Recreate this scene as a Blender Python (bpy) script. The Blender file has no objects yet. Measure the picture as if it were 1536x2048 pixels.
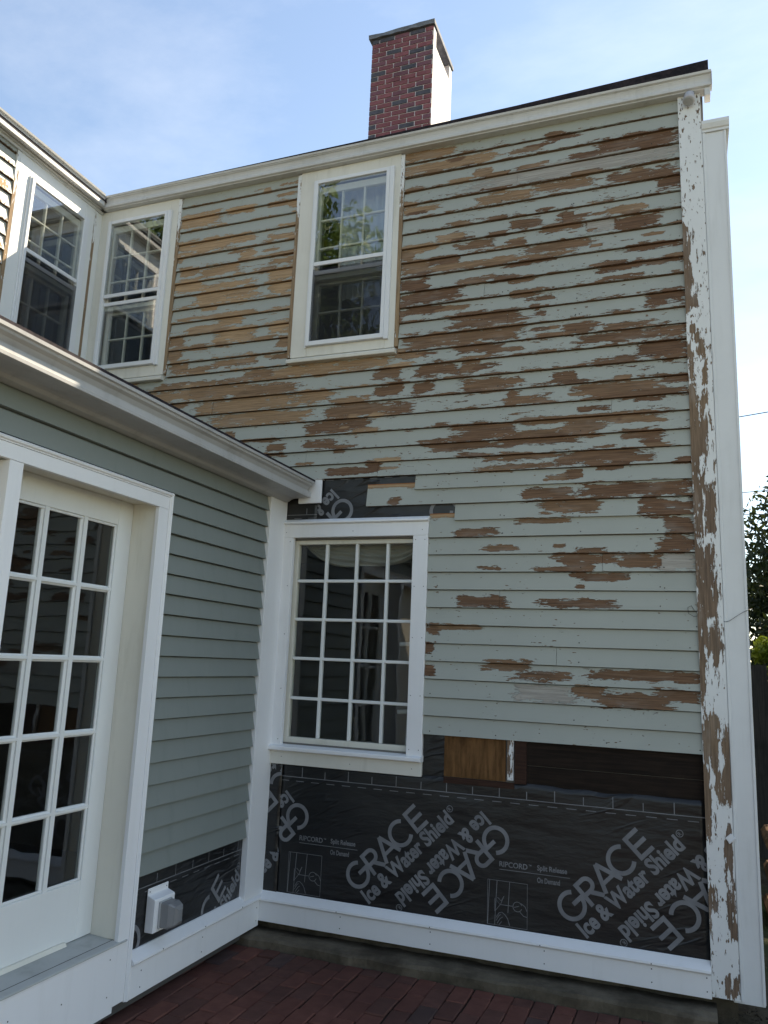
import bpy, bmesh, math, random
from mathutils import Vector, Matrix, noise
random.seed(7)
R = math.radians
sc = bpy.context.scene
col = sc.collection

# ------------------------------------------------------------------ camera
cam_d = bpy.data.cameras.new('camera'); cam = bpy.data.objects.new('camera', cam_d); col.objects.link(cam)
sc.camera = cam
cam_d.sensor_fit = 'VERTICAL'; cam_d.sensor_height = 36.0; cam_d.lens = 36.0*1576.22/2048.0
cam_d.clip_start = 0.05; cam_d.clip_end = 2000
YAW, PITCH, ROLL = -0.36719966, 0.1885848, -0.04099539
fw = Vector((math.sin(YAW)*math.cos(PITCH), math.cos(YAW)*math.cos(PITCH), math.sin(PITCH)))
rt = Vector((math.cos(YAW), -math.sin(YAW), 0)); dn = fw.cross(rt)
rt2 = math.cos(ROLL)*rt + math.sin(ROLL)*dn; dn2 = -math.sin(ROLL)*rt + math.cos(ROLL)*dn
cm = Matrix((rt2, -dn2, -fw)).transposed().to_4x4(); cm.translation = Vector((0, -4.44, 1.6))
cam.matrix_world = cm

# ------------------------------------------------------------------ sky, sun, exposure
SUN = Vector((0.72, 1.0, 1.2)).normalized()
w = bpy.data.worlds.new('World'); sc.world = w; w.use_nodes = True
nt = w.node_tree; nt.nodes.clear()
wo = nt.nodes.new('ShaderNodeOutputWorld'); bg = nt.nodes.new('ShaderNodeBackground')
sky = nt.nodes.new('ShaderNodeTexSky'); sky.sky_type = 'NISHITA'; sky.sun_disc = False
sky.sun_elevation = math.asin(SUN.z); sky.sun_rotation = math.atan2(SUN.x, SUN.y)
sky.air_density = 1.0; sky.dust_density = 0.15; sky.ozone_density = 1.6
tc = nt.nodes.new('ShaderNodeTexCoord'); mp = nt.nodes.new('ShaderNodeMapping'); mp.inputs['Scale'].default_value = (1.2, 2.6, 4.0)
mp.inputs['Rotation'].default_value = (0.3, 0.5, 0.6)
cn = nt.nodes.new('ShaderNodeTexNoise'); cn.inputs['Scale'].default_value = 1.6; cn.inputs['Detail'].default_value = 7; cn.inputs['Roughness'].default_value = 0.62
cr = nt.nodes.new('ShaderNodeValToRGB'); cr.color_ramp.elements[0].position = 0.46; cr.color_ramp.elements[1].position = 0.78
cr.color_ramp.elements[0].color = (0, 0, 0, 1); cr.color_ramp.elements[1].color = (0.11, 0.11, 0.11, 1)
cmx = nt.nodes.new('ShaderNodeMix'); cmx.data_type = 'RGBA'; cmx.inputs[7].default_value = (7.5, 7.8, 8.2, 1)
nt.links.new(tc.outputs['Generated'], mp.inputs[0]); nt.links.new(mp.outputs[0], cn.inputs[0]); nt.links.new(cn.outputs[0], cr.inputs[0])
nt.links.new(cr.outputs[0], cmx.inputs[0]); nt.links.new(sky.outputs[0], cmx.inputs[6]); nt.links.new(cmx.outputs[2], bg.inputs[0])
bg.inputs[1].default_value = 0.12
nt.links.new(bg.outputs[0], wo.inputs[0])
sl = bpy.data.lights.new('sun', 'SUN'); sl.energy = 4.5; sl.angle = R(0.53); sl.color = (1.0, 0.95, 0.87)
so = bpy.data.objects.new('sun', sl); col.objects.link(so); so.location = (8, 12, 16)
so.rotation_euler = (-SUN).to_track_quat('-Z', 'Y').to_euler()
sc.view_settings.view_transform = 'Standard'; sc.view_settings.look = 'None'
sc.view_settings.exposure = 1.36; sc.view_settings.use_white_balance = True; sc.view_settings.white_balance_temperature = 7900; sc.view_settings.white_balance_tint = 10; sc.view_settings.gamma = 1.0; sc.view_settings.use_curve_mapping = False
sc.render.engine = 'CYCLES'
sc.cycles.use_denoising = True
sc.cycles.max_bounces = 10; sc.cycles.transparent_max_bounces = 24

# ------------------------------------------------------------------ helpers
class Frame:
    """wall frame: u runs to the right along the wall, d outwards from it, z up"""
    def __init__(s, o, u, d): s.o = Vector(o); s.u = Vector(u); s.d = Vector(d)
    def __call__(s, u, d, z): return s.o + s.u*u + s.d*d + Vector((0, 0, z))
FM = Frame((0, 0, 0), (1, 0, 0), (0, -1, 0))            # street-side wall of the main house
XW = -2.408; XU = -4.165
FW = Frame((XW, 0, 0), (0, 1, 0), (1, 0, 0))            # low wing
FU = Frame((XU, 0, 0), (0, 1, 0), (1, 0, 0))            # upper wing

class MB:
    def __init__(s): s.v = []; s.f = []; s.a = None
    def add(s, vs, fs):
        n = len(s.v); s.v += [tuple(v) for v in vs]; s.f += [tuple(i+n for i in f) for f in fs]; return s
    def box(s, F, u0, u1, d0, d1, z0, z1):
        return s.add([F(u, d, z) for u in (u0, u1) for d in (d0, d1) for z in (z0, z1)],
                     [(0, 1, 3, 2), (4, 6, 7, 5), (0, 4, 5, 1), (2, 3, 7, 6), (0, 2, 6, 4), (1, 5, 7, 3)])
    def wbox(s, x0, x1, y0, y1, z0, z1): return s.box(FM, x0, x1, -y0, -y1, z0, z1)
    def prism_u(s, F, prof, u0, u1):
        n = len(prof); vs = [F(u0, d, z) for d, z in prof] + [F(u1, d, z) for d, z in prof]
        return s.add(vs, [(i, (i+1) % n, n+(i+1) % n, n+i) for i in range(n)] + [tuple(range(n)), tuple(range(2*n-1, n-1, -1))])
    def prism_z(s, F, prof, z0, z1):
        n = len(prof); vs = [F(u, d, z0) for u, d in prof] + [F(u, d, z1) for u, d in prof]
        return s.add(vs, [(i, (i+1) % n, n+(i+1) % n, n+i) for i in range(n)] + [tuple(range(n)), tuple(range(2*n-1, n-1, -1))])
    def tube(s, pts, rad, n=8):
        rings = []
        for i, p in enumerate(pts):
            p = Vector(p); a = Vector(pts[max(i-1, 0)]); b = Vector(pts[min(i+1, len(pts)-1)])
            t = (b-a).normalized(); x = t.orthogonal().normalized(); 
            if i and rings:
                x = (lastx - t*lastx.dot(t)).normalized()
            lastx = x; y = t.cross(x); r = rad[i] if hasattr(rad, '__len__') else rad
            rings.append([p + (x*math.cos(2*math.pi*k/n) + y*math.sin(2*math.pi*k/n))*r for k in range(n)])
        vs = [v for rg in rings for v in rg]; fs = []
        for i in range(len(pts)-1):
            for k in range(n): fs.append((i*n+k, i*n+(k+1) % n, (i+1)*n+(k+1) % n, (i+1)*n+k))
        fs.append(tuple(range(n-1, -1, -1))); fs.append(tuple(range((len(pts)-1)*n, len(pts)*n)))
        return s.add(vs, fs)
    def ring(s, F, u0, u1, z0, z1, wl, wr, wb, wt, d0, d1):
        s.box(F, u0, u0+wl, d0, d1, z0, z1); s.box(F, u1-wr, u1, d0, d1, z0, z1)
        e = 0.0004
        s.box(F, u0+wl+e, u1-wr-e, d0+.0006, d1-.0006, z0, z0+wb); s.box(F, u0+wl+e, u1-wr-e, d0+.0006, d1-.0006, z1-wt, z1); return s
    def build(s, name, mat, parent=None, bevel=0, smooth=False, recalc=True):
        me = bpy.data.meshes.new(name); me.from_pydata(s.v, [], s.f)
        if recalc:
            bm = bmesh.new(); bm.from_mesh(me); bmesh.ops.recalc_face_normals(bm, faces=bm.faces); bm.to_mesh(me); bm.free()
        if smooth: me.polygons.foreach_set('use_smooth', [True]*len(me.polygons))
        return link(name, me, mat, parent, bevel)

def link(name, me, mat, parent=None, bevel=0):
    o = bpy.data.objects.new(name, me); col.objects.link(o)
    if mat is not None and not me.materials: me.materials.append(M[mat] if isinstance(mat, str) else mat)
    if parent is not None:
        o.parent = parent
        if parent.type == 'EMPTY': o.matrix_parent_inverse = Matrix.Translation(-parent.location)
    if bevel:
        b = o.modifiers.new('bevel', 'BEVEL'); b.width = bevel; b.segments = 1; b.limit_method = 'ANGLE'; b.angle_limit = R(50)
    return o
def tag(o, label=None, cat=None, group=None, kind=None):
    for k, v in (('label', label), ('category', cat), ('group', group), ('kind', kind)):
        if v: o[k] = v
    return o
def thing(name, loc, label, cat, group=None):
    o = bpy.data.objects.new(name, None); col.objects.link(o); o.location = loc; o.empty_display_size = .2
    return tag(o, label, cat, group)

# ------------------------------------------------------------------ materials
M = {}
class NT:
    def __init__(s, name):
        s.m = bpy.data.materials.new(name); s.m.use_nodes = True; s.t = s.m.node_tree; s.t.nodes.clear(); M[name] = s.m
        s.out = s.n('ShaderNodeOutputMaterial')
    def n(s, t, **k):
        x = s.t.nodes.new(t)
        for a, b in k.items(): setattr(x, a, b)
        return x
    def set(s, sock, v):
        if hasattr(v, 'is_linked') or isinstance(v, bpy.types.NodeSocket): s.t.links.new(v, sock)
        else: sock.default_value = v
    def math(s, op, a, b=0.0, c=0.0, clamp=False):
        x = s.n('ShaderNodeMath', operation=op, use_clamp=clamp)
        for i, v in enumerate((a, b, c)): s.set(x.inputs[i], v)
        return x.outputs[0]
    def pos(s): return s.n('ShaderNodeNewGeometry').outputs['Position']
    def noise(s, scale, vec=None, sc_=5.0, detail=5, rough=.6, off=(0, 0, 0)):
        mp = s.n('ShaderNodeMapping'); mp.inputs['Scale'].default_value = scale; mp.inputs['Location'].default_value = off
        s.set(mp.inputs[0], vec or s.pos())
        x = s.n('ShaderNodeTexNoise'); x.inputs['Scale'].default_value = sc_; x.inputs['Detail'].default_value = detail; x.inputs['Roughness'].default_value = rough
        s.t.links.new(mp.outputs[0], x.inputs[0]); return x.outputs[0]
    def step(s, v, a, b):
        x = s.n('ShaderNodeMapRange', interpolation_type='SMOOTHSTEP'); s.set(x.inputs[0], v); s.set(x.inputs[1], a); s.set(x.inputs[2], b); return x.outputs[0]
    def rng(s, v, a, b, c, d):
        x = s.n('ShaderNodeMapRange'); s.set(x.inputs[0], v); x.inputs[1].default_value = a; x.inputs[2].default_value = b; x.inputs[3].default_value = c; x.inputs[4].default_value = d; return x.outputs[0]
    def mix(s, f, a, b, mode='MIX'):
        x = s.n('ShaderNodeMix', data_type='RGBA', blend_type=mode)
        s.set(x.inputs[0], f); s.set(x.inputs[6], c4(a)); s.set(x.inputs[7], c4(b)); return x.outputs[2]
    def ramp(s, v, pts):
        x = s.n('ShaderNodeValToRGB'); e = x.color_ramp.elements
        while len(e) < len(pts): e.new(.5)
        for i, (p, c) in enumerate(pts): e[i].position = p; e[i].color = c4(c)
        s.set(x.inputs[0], v); return x.outputs[0]
    def attr(s, name): return s.n('ShaderNodeAttribute', attribute_name=name).outputs['Fac']
    def bump(s, h, strength=.3, dist=.002, nrm=None):
        x = s.n('ShaderNodeBump'); x.inputs['Strength'].default_value = strength; x.inputs['Distance'].default_value = dist; s.set(x.inputs['Height'], h)
        if nrm: s.set(x.inputs['Normal'], nrm)
        return x.outputs[0]
    def bsdf(s, color, rough=.6, bump=None, spec=.3, metal=0.0):
        b = s.n('ShaderNodeBsdfPrincipled'); s.set(b.inputs['Base Color'], c4(color)); s.set(b.inputs['Roughness'], rough)
        b.inputs['Specular IOR Level'].default_value = spec; b.inputs['Metallic'].default_value = metal
        if bump: s.set(b.inputs['Normal'], bump)
        s.t.links.new(b.outputs[0], s.out.inputs[0]); return b
def c4(c):
    if isinstance(c, (tuple, list)) and len(c) == 3: return (c[0], c[1], c[2], 1.0)
    return c

def peel_mat(name, paint, grain, woods, primer, chip=.72, na=1.9, fine=1.0):
    """paint worn off old boards; 'bare' and 'tone' are per-vertex wear maps"""
    k = NT(name)
    def sv(a, b): return {'x': (a, b, b), 'z': (b, b, a), 'y': (b, a, b)}[grain]
    bare = k.attr('bare'); tone = k.attr('tone')
    n1 = k.noise(sv(1.5, 8.0), sc_=5.5, detail=9, rough=.66)
    n2 = k.noise(sv(10., 42.), sc_=5.0, detail=3, rough=.6, off=(3, 1, 2))
    v = k.math('ADD', bare, k.math('MULTIPLY', k.math('SUBTRACT', n1, .5), na))
    n3 = k.noise(sv(3.2, 26.), sc_=5.0, detail=5, rough=.65, off=(6, 9, 4))
    v = k.math('ADD', v, k.math('MULTIPLY', k.math('SUBTRACT', n2, .5), .5))
    v = k.math('ADD', v, k.math('MULTIPLY', k.math('SUBTRACT', n3, .5), fine))
    mask = k.step(v, .492, .512)
    # small chips and nail pops scattered in the sound paint
    ch = k.noise(sv(5., 16.), sc_=6.0, detail=2, rough=.5, off=(9, 4, 7))
    lowf = k.noise((1, 1, 1), sc_=1.7, detail=2, off=(2, 8, 5))
    chm = k.step(k.math('ADD', ch, k.math('MULTIPLY', lowf, .22)), chip+.11, chip+.125)
    mask = k.math('MAXIMUM', mask, chm)
    wood_n = k.noise(sv(.9, 26.), sc_=6.0, detail=6, rough=.65, off=(1, 2, 3))
    blot = k.noise(sv(1.2, 4.), sc_=4., detail=4, off=(7, 7, 1))
    w0 = k.ramp(wood_n, [(.28, [c*.55 for c in woods[0]]), (.5, woods[0]), (.72, [min(1, c*1.35) for c in woods[0]])])
    w1 = k.ramp(wood_n, [(.28, [c*.5 for c in woods[1]]), (.5, woods[1]), (.75, [min(1, c*1.7) for c in woods[1]])])
    wd = k.mix(k.step(tone, .05, .95), w0, w1)
    wd = k.mix(k.math('MULTIPLY', k.step(blot, .5, .72), .2), wd, [c*.75+.05 for c in primer])
    wd = k.mix(k.step(tone, -.03, -.15), wd, k.mix(wood_n, (.20, .065, .02), (.42, .17, .06)))
    wd = k.mix(k.step(tone, 1.3, 1.8), wd, k.mix(k.step(wood_n, .42, .62), [c*.75 for c in primer], primer))
    rim = k.math('MULTIPLY', k.step(v, .40, .49), k.math('SUBTRACT', 1.0, mask))
    dirt = k.noise((1, 1, 1), sc_=2.2, detail=5, off=(4, 4, 4)); dirt2 = k.noise(sv(1.5, 30.), sc_=4., detail=4, off=(8, 1, 1))
    pc = k.mix(k.math('MULTIPLY', k.step(dirt, .35, .75), .30), paint, [c*.78 for c in paint])
    pc = k.mix(k.math('MULTIPLY', k.step(dirt2, .55, .8), .22), pc, [paint[0]*.8+.03, paint[1]*.75+.02, paint[2]*.7])
    pc = k.mix(k.math('MULTIPLY', rim, .45), pc, [min(.8, c*1.35+.06) for c in paint])
    colr = k.mix(mask, pc, wd)
    h = k.math('SUBTRACT', k.math('MULTIPLY', wood_n, k.math('MULTIPLY', mask, .6)), mask)
    bp = k.bump(h, 1.0, .004)
    k.bsdf(colr, k.rng(mask, 0, 1, .5, .85), bp, .3)

peel_mat('peeling_sage', (.378, .394, .352), 'x', [(.40, .262, .15), (.148, .081, .047)], (.42, .385, .335))
peel_mat('peeling_white', (.76, .77, .76), 'z', [(.33, .225, .13), (.17, .115, .08)], (.48, .44, .40), chip=.66, na=2.6)
peel_mat('peeling_white_flat', (.62, .61, .56), 'x', [(.235, .155, .085), (.13, .085, .055)], (.42, .38, .33), chip=.75, na=1.5)

def paint_mat(name, c, rough=.45, dirt=.18, dirtc=None, scale=1.4, streak=True, spec=.35):
    k = NT(name)
    a = k.noise((1, 1, 1), sc_=scale, detail=6, rough=.65); b = k.noise((6, 6, .7) if streak else (3, 3, 3), sc_=3.0, detail=5, off=(5, 2, 1))
    f = k.math('MULTIPLY', k.math('ADD', k.step(a, .4, .75), k.step(b, .5, .8)), dirt)
    dc = dirtc or [x*.55 for x in c]
    fine = k.noise((1, 1, 1), sc_=60., detail=3)
    k.bsdf(k.mix(f, c, dc), k.rng(a, .3, .7, rough-.06, rough+.1), k.bump(fine, .12, .001), spec)
paint_mat('new_white', (.82, .82, .82), .42, .11, (.50, .48, .44))
paint_mat('old_white', (.72, .70, .63), .5, .22, (.30, .27, .20))
paint_mat('cream_white', (.74, .71, .62), .5, .25, (.34, .30, .20))
paint_mat('door_white', (.76, .77, .75), .42, .10, (.42, .41, .37))
paint_mat('gutter_white', (.60, .595, .575), .42, .34, (.30, .29, .26))
paint_mat('wing_gutter', (.45, .45, .445), .4, .4, (.24, .23, .22))
paint_mat('storm_white', (.76, .77, .78), .35, .10)
paint_mat('box_white', (.72, .73, .73), .5, .18, (.34, .34, .31))
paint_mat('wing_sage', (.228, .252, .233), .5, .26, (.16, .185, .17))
paint_mat('sill_grey', (.44, .45, .43), .5, .35, (.16, .16, .14), streak=False)
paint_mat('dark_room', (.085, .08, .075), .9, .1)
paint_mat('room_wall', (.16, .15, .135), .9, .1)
paint_mat('pale_side', (.82, .80, .76), .9, .1)
paint_mat('steel', (.45, .44, .40), .35, .3, spec=.6)
paint_mat('plastic_grey', (.40, .41, .41), .3, .2, spec=.5)
paint_mat('rubber_black', (.02, .02, .02), .5, .1)
paint_mat('curtain', (.34, .32, .28), .9, .2)
paint_mat('curtain_grey', (.16, .155, .15), .9, .2)
paint_mat('sheer', (.62, .62, .66), .9, .1)
paint_mat('spot_metal', (.46, .45, .47), .4, .25)

def wood_mat(name, c0, c1, grain, sc1=26., rough=.8):
    k = NT(name); s_ = {'x': (1.2, sc1, sc1), 'z': (sc1, sc1, 1.2), 'y': (sc1, 1.2, sc1)}[grain]
    a = k.noise(s_, sc_=4.0, detail=6, rough=.65); b = k.noise((2, 2, 2), sc_=3., detail=4, off=(3, 3, 3))
    cc = k.mix(k.step(a, .3, .7), c0, c1); cc = k.mix(k.math('MULTIPLY', k.step(b, .45, .75), .5), cc, [x*.5 for x in c0])
    k.bsdf(cc, rough, k.bump(a, .5, .0015), .2)
wood_mat('plywood', (.085, .04, .014), (.20, .10, .04), 'z', 9.)
wood_mat('dark_sheathing', (.010, .0065, .0045), (.026, .016, .011), 'x')
wood_mat('dark_frame', (.03, .014, .01), (.06, .03, .02), 'x')
wood_mat('fence_wood', (.02, .019, .018), (.045, .04, .037), 'z')
wood_mat('bark', (.05, .038, .028), (.12, .095, .07), 'z', 10.)
wood_mat('log_wood', (.07, .036, .018), (.17, .09, .042), 'x', 12.)

# black self-adhered membrane: slightly glossy, finely wrinkled
k = NT('membrane')
a = k.noise((1, 1, 3.2), sc_=3.2, detail=4, rough=.5); b = k.noise((2.2, 2.2, 6), sc_=7., detail=4, rough=.55, off=(3, 1, 5)); c = k.noise((1, 1, 1), sc_=1.3, detail=5, off=(2, 2, 2))
mr = k.n('ShaderNodeMapping'); mr.inputs['Rotation'].default_value = (0, .35, 0); k.set(mr.inputs[0], k.pos()); dgn = k.noise((.8, .8, 4.5), mr.outputs[0], sc_=1.5, detail=3, rough=.5)
dgn = k.step(k.math('ABSOLUTE', k.math('SUBTRACT', dgn, .52)), .035, .0); zone = k.noise((1, 1, 1), sc_=1.1, detail=2, off=(5, 5, 9)); dgn = k.math('MULTIPLY', dgn, k.step(zone, .42, .62))
bp = k.bump(k.math('ADD', k.math('MULTIPLY', dgn, .35), k.math('ADD', a, k.math('MULTIPLY', b, .10))), .4, .03)
k.bsdf(k.mix(k.step(c, .4, .75), (.010, .0105, .0115), (.018, .0178, .0175)), k.rng(c, .3, .7, .28, .46), bp, .5)
k = NT('membrane_print'); a = k.noise((1, 1, 1), sc_=8., detail=5)
k.bsdf(k.mix(k.step(a, .3, .7), (.155, .16, .17), (.225, .23, .24)), .5, None, .3)

k = NT('glass')
fr = k.n('ShaderNodeFresnel'); fr.inputs[0].default_value = 1.52
ff = k.math('MULTIPLY', fr.outputs[0], k.math('SUBTRACT', 1.0, k.n('ShaderNodeNewGeometry').outputs['Backfacing'])); ff = k.math('MULTIPLY', ff, 2.0, clamp=True)
tr = k.n('ShaderNodeBsdfTransparent'); tr.inputs[0].default_value = (.93, .95, .94, 1)
gl = k.n('ShaderNodeBsdfGlossy'); gl.inputs[1].default_value = .004
wv = k.noise((1, 1, 1), sc_=3.2, detail=2); k.set(gl.inputs['Normal'], k.bump(wv, .06, .02))
mx = k.n('ShaderNodeMixShader'); k.t.links.new(ff, mx.inputs[0]); k.t.links.new(tr.outputs[0], mx.inputs[1]); k.t.links.new(gl.outputs[0], mx.inputs[2]); k.t.links.new(mx.outputs[0], k.out.inputs[0])
k = NT('storm_glass')
fr = k.n('ShaderNodeFresnel'); fr.inputs[0].default_value = 1.55
ff = k.math('MULTIPLY', fr.outputs[0], k.math('SUBTRACT', 1.0, k.n('ShaderNodeNewGeometry').outputs['Backfacing'])); ff = k.math('MULTIPLY', ff, 4.2, clamp=True)
tr = k.n('ShaderNodeBsdfTransparent'); tr.inputs[0].default_value = (.93, .95, .94, 1); gl = k.n('ShaderNodeBsdfGlossy'); gl.inputs[1].default_value = .004
wv = k.noise((1, 1, 1), sc_=2.6, detail=2); k.set(gl.inputs['Normal'], k.bump(wv, .05, .02))
mx = k.n('ShaderNodeMixShader'); k.t.links.new(ff, mx.inputs[0]); k.t.links.new(tr.outputs[0], mx.inputs[1]); k.t.links.new(gl.outputs[0], mx.inputs[2]); k.t.links.new(mx.outputs[0], k.out.inputs[0])
k = NT('insect_screen')
tr = k.n('ShaderNodeBsdfTransparent'); df = k.n('ShaderNodeBsdfDiffuse'); df.inputs[0].default_value = (.035, .035, .04, 1)
mx = k.n('ShaderNodeMixShader'); mx.inputs[0].default_value = .33; k.t.links.new(tr.outputs[0], mx.inputs[1]); k.t.links.new(df.outputs[0], mx.inputs[2]); k.t.links.new(mx.outputs[0], k.out.inputs[0])
k = NT('clear_plastic')
tr = k.n('ShaderNodeBsdfTransparent'); tr.inputs[0].default_value = (.8, .8, .8, 1)
gl = k.n('ShaderNodeBsdfPrincipled'); gl.inputs['Base Color'].default_value = (.34, .34, .34, 1); gl.inputs['Roughness'].default_value = .25
mx = k.n('ShaderNodeMixShader'); mx.inputs[0].default_value = .62; k.t.links.new(tr.outputs[0], mx.inputs[1]); k.t.links.new(gl.outputs[0], mx.inputs[2]); k.t.links.new(mx.outputs[0], k.out.inputs[0])

def brick_mat(name, c0, c1):
    k = NT(name); a = k.noise((1, 1, 1), sc_=14., detail=6); b = k.noise((1, 1, 1), sc_=90., detail=3, off=(3, 3, 3))
    oi = k.n('ShaderNodeObjectInfo').outputs['Random']
    dw = k.noise((1, 1, 1), sc_=1.6, detail=5, off=(2, 6, 1)); cc = k.mix(k.step(a, .3, .7), c0, c1); cc = k.mix(k.math('MULTIPLY', k.step(dw, .45, .7), .5), cc, [x*.5+.008 for x in c0]); cc = k.mix(k.rng(oi, 0, 1, 0, .35), cc, [x*.55 for x in c0])
    k.bsdf(cc, .85, k.bump(k.math('ADD', a, b), .4, .002), .2)
brick_mat('brick_red', (.22, .078, .092), (.29, .112, .122))
brick_mat('brick_plum', (.175, .078, .10), (.23, .105, .125))
brick_mat('brick_dark', (.08, .078, .098), (.12, .115, .135))
brick_mat('paver_red', (.14, .053, .040), (.19, .076, .056))
brick_mat('paver_brown', (.112, .049, .038), (.155, .068, .052))
brick_mat('paver_grey', (.085, .05, .044), (.12, .07, .06))
k = NT('mortar'); a = k.noise((1, 1, 1), sc_=40., detail=5); k.bsdf(k.mix(a, (.62, .58, .60), (.78, .74, .76)), .95, k.bump(a, .4, .002), .1)
k = NT('joint_sand'); a = k.noise((1, 1, 1), sc_=50., detail=5); k.bsdf(k.mix(a, (.02, .016, .012), (.06, .048, .036)), .95, k.bump(a, .6, .004), .1)
k = NT('bluestone'); a = k.noise((1, 1, 1), sc_=9., detail=7); k.bsdf(k.mix(k.step(a, .3, .7), (.12, .13, .15), (.22, .23, .25)), .85, k.bump(a, .6, .006), .2)
k = NT('concrete'); a = k.noise((1, 1, 1), sc_=5., detail=8, rough=.7); b = k.noise((1, 1, 1), sc_=45., detail=5, off=(1, 5, 2)); g = k.noise((1, 1, 1), sc_=1.6, detail=3, off=(6, 5, 2))
cc = k.mix(k.step(a, .32, .7), (.07, .055, .04), (.165, .136, .10)); cc = k.mix(k.math('MULTIPLY', k.step(g, .45, .7), .3), cc, (.045, .045, .03))
k.bsdf(cc, .95, k.bump(k.math('ADD', a, k.math('MULTIPLY', b, .6)), .7, .006), .1)
k = NT('soil'); a = k.noise((1, 1, 1), sc_=12., detail=8, rough=.7); b = k.noise((1, 1, 1), sc_=.6, detail=4)
cc = k.mix(k.step(a, .3, .7), (.03, .024, .016), (.085, .068, .046)); cc = k.mix(k.step(b, .42, .6), cc, (.045, .062, .02)); k.bsdf(cc, .95, k.bump(a, .8, .02), .1)
k = NT('bounce_gravel'); a = k.noise((1, 1, 1), sc_=40., detail=6); k.bsdf(k.mix(k.step(a, .3, .7), (.26, .24, .21), (.42, .39, .35)), .95, k.bump(a, .8, .01), .1)
k = NT('shingle'); a = k.noise((1, 1, 1), sc_=60., detail=4); b = k.noise((2, 8, 8), sc_=3., detail=4)
k.bsdf(k.mix(k.step(k.math('ADD', a, b), .7, 1.3), (.012, .011, .014), (.04, .03, .034)), .9, k.bump(a, .5, .003), .2)
def leaf_mat(name, c0, c1, tl=.32):
    k = NT(name); a = k.noise((1, 1, 1), sc_=1.1, detail=3); b = k.noise((1, 1, 1), sc_=9., detail=2, off=(1, 2, 3))
    cc = k.mix(k.step(k.math('ADD', a, k.math('MULTIPLY', b, .6)), .55, 1.05), c0, c1)
    d = k.n('ShaderNodeBsdfDiffuse'); t_ = k.n('ShaderNodeBsdfTranslucent'); g = k.n('ShaderNodeBsdfGlossy'); g.inputs[1].default_value = .45; g.inputs[0].default_value = (.5, .5, .5, 1)
    k.set(d.inputs[0], cc); k.set(t_.inputs[0], k.mix(.5, cc, (.16, .20, .02)))
    m1 = k.n('ShaderNodeMixShader'); m1.inputs[0].default_value = tl; m2 = k.n('ShaderNodeMixShader'); m2.inputs[0].default_value = .06
    L = k.t.links.new; L(d.outputs[0], m1.inputs[1]); L(t_.outputs[0], m1.inputs[2]); L(m1.outputs[0], m2.inputs[1]); L(g.outputs[0], m2.inputs[2]); L(m2.outputs[0], k.out.inputs[0])
leaf_mat('leaf_dark', (.012, .026, .012), (.028, .05, .02), .10); leaf_mat('leaf_green', (.035, .07, .015), (.085, .14, .03)); leaf_mat('leaf_lime', (.12, .17, .015), (.24, .29, .03))

# ================================================================== GROUND
g = MB(); g.wbox(-150, 150, -150, 150, -.30, -.035); tag(g.build('ground', 'soil'), kind='structure')
dr = MB(); dr.wbox(-9, 9, -16, -6.02, -.034, -.02); tag(dr.build('bounce_yard', 'bounce_gravel'), kind='structure')  # unseen pale ground added behind the camera to bounce sunlight onto the walls
patio = MB(); patio.wbox(-6.5, 2.2, -6.0, -.14, -.03, -.012); patio = tag(patio.build('brick_patio', 'joint_sand'), kind='structure')
bm_ = MB(); bm_.wbox(-.048, .048, -.0985, .0985, -.055, 0.0)
paver_me = []
for mt in ('paver_red', 'paver_red', 'paver_brown', 'paver_red', 'paver_brown', 'paver_red', 'paver_brown', 'paver_red', 'paver_brown', 'paver_grey'):
    me = bpy.data.meshes.new('brick'); me.from_pydata(bm_.v, [], bm_.f)
    b = bmesh.new(); b.from_mesh(me); bmesh.ops.recalc_face_normals(b, faces=b.faces); bmesh.ops.bevel(b, geom=b.edges[:], offset=.005, segments=1, affect='EDGES'); b.to_mesh(me); b.free()
    me.materials.append(M[mt]); paver_me.append(me)
rp = random.Random(3); nb = 0
for ci in range(29):
    x = -2.50 + ci*.1005
    for rj in range(12):
        y = -.2705 - rj*.2015 + (.101 if ci % 2 else 0)
        if ci % 2 and rj == 0: y = -.2205
        if y > -.20 or y < -2.1 or nb >= 292: continue
        half = ci % 2 and rj == 0
        o = bpy.data.objects.new('brick', rp.choice(paver_me)); col.objects.link(o); nb += 1; o.scale = (1, .48, 1) if half else (1, 1, 1)
        o.location = (x+rp.uniform(-.003, .003), y+rp.uniform(-.004, .004), rp.uniform(-.004, .003)); o.rotation_euler = (rp.uniform(-.018, .018), rp.uniform(-.018, .018), rp.uniform(-.02, .02)); o.parent = patio

# ================================================================== MAIN HOUSE
house = thing('main_house', (-1.2, 0, 0), 'old two storey house wall of sage clapboards with badly peeling paint', 'house')
Z = [1.2109, 1.3157, 1.4183, 1.5209, 1.6226, 1.7238, 1.8286, 1.9294, 2.0328, 2.1362, 2.2392, 2.3419, 2.4432, 2.5447, 2.6391, 2.7317, 2.8259, 2.9206, 3.0253, 3.1244, 3.2288, 3.3313, 3.4383, 3.5332, 3.6317, 3.7322, 3.8363, 3.9382, 4.0405, 4.147, 4.2468, 4.3513, 4.4553, 4.5593, 4.6591, 4.761, 4.8609, 4.962]
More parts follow.
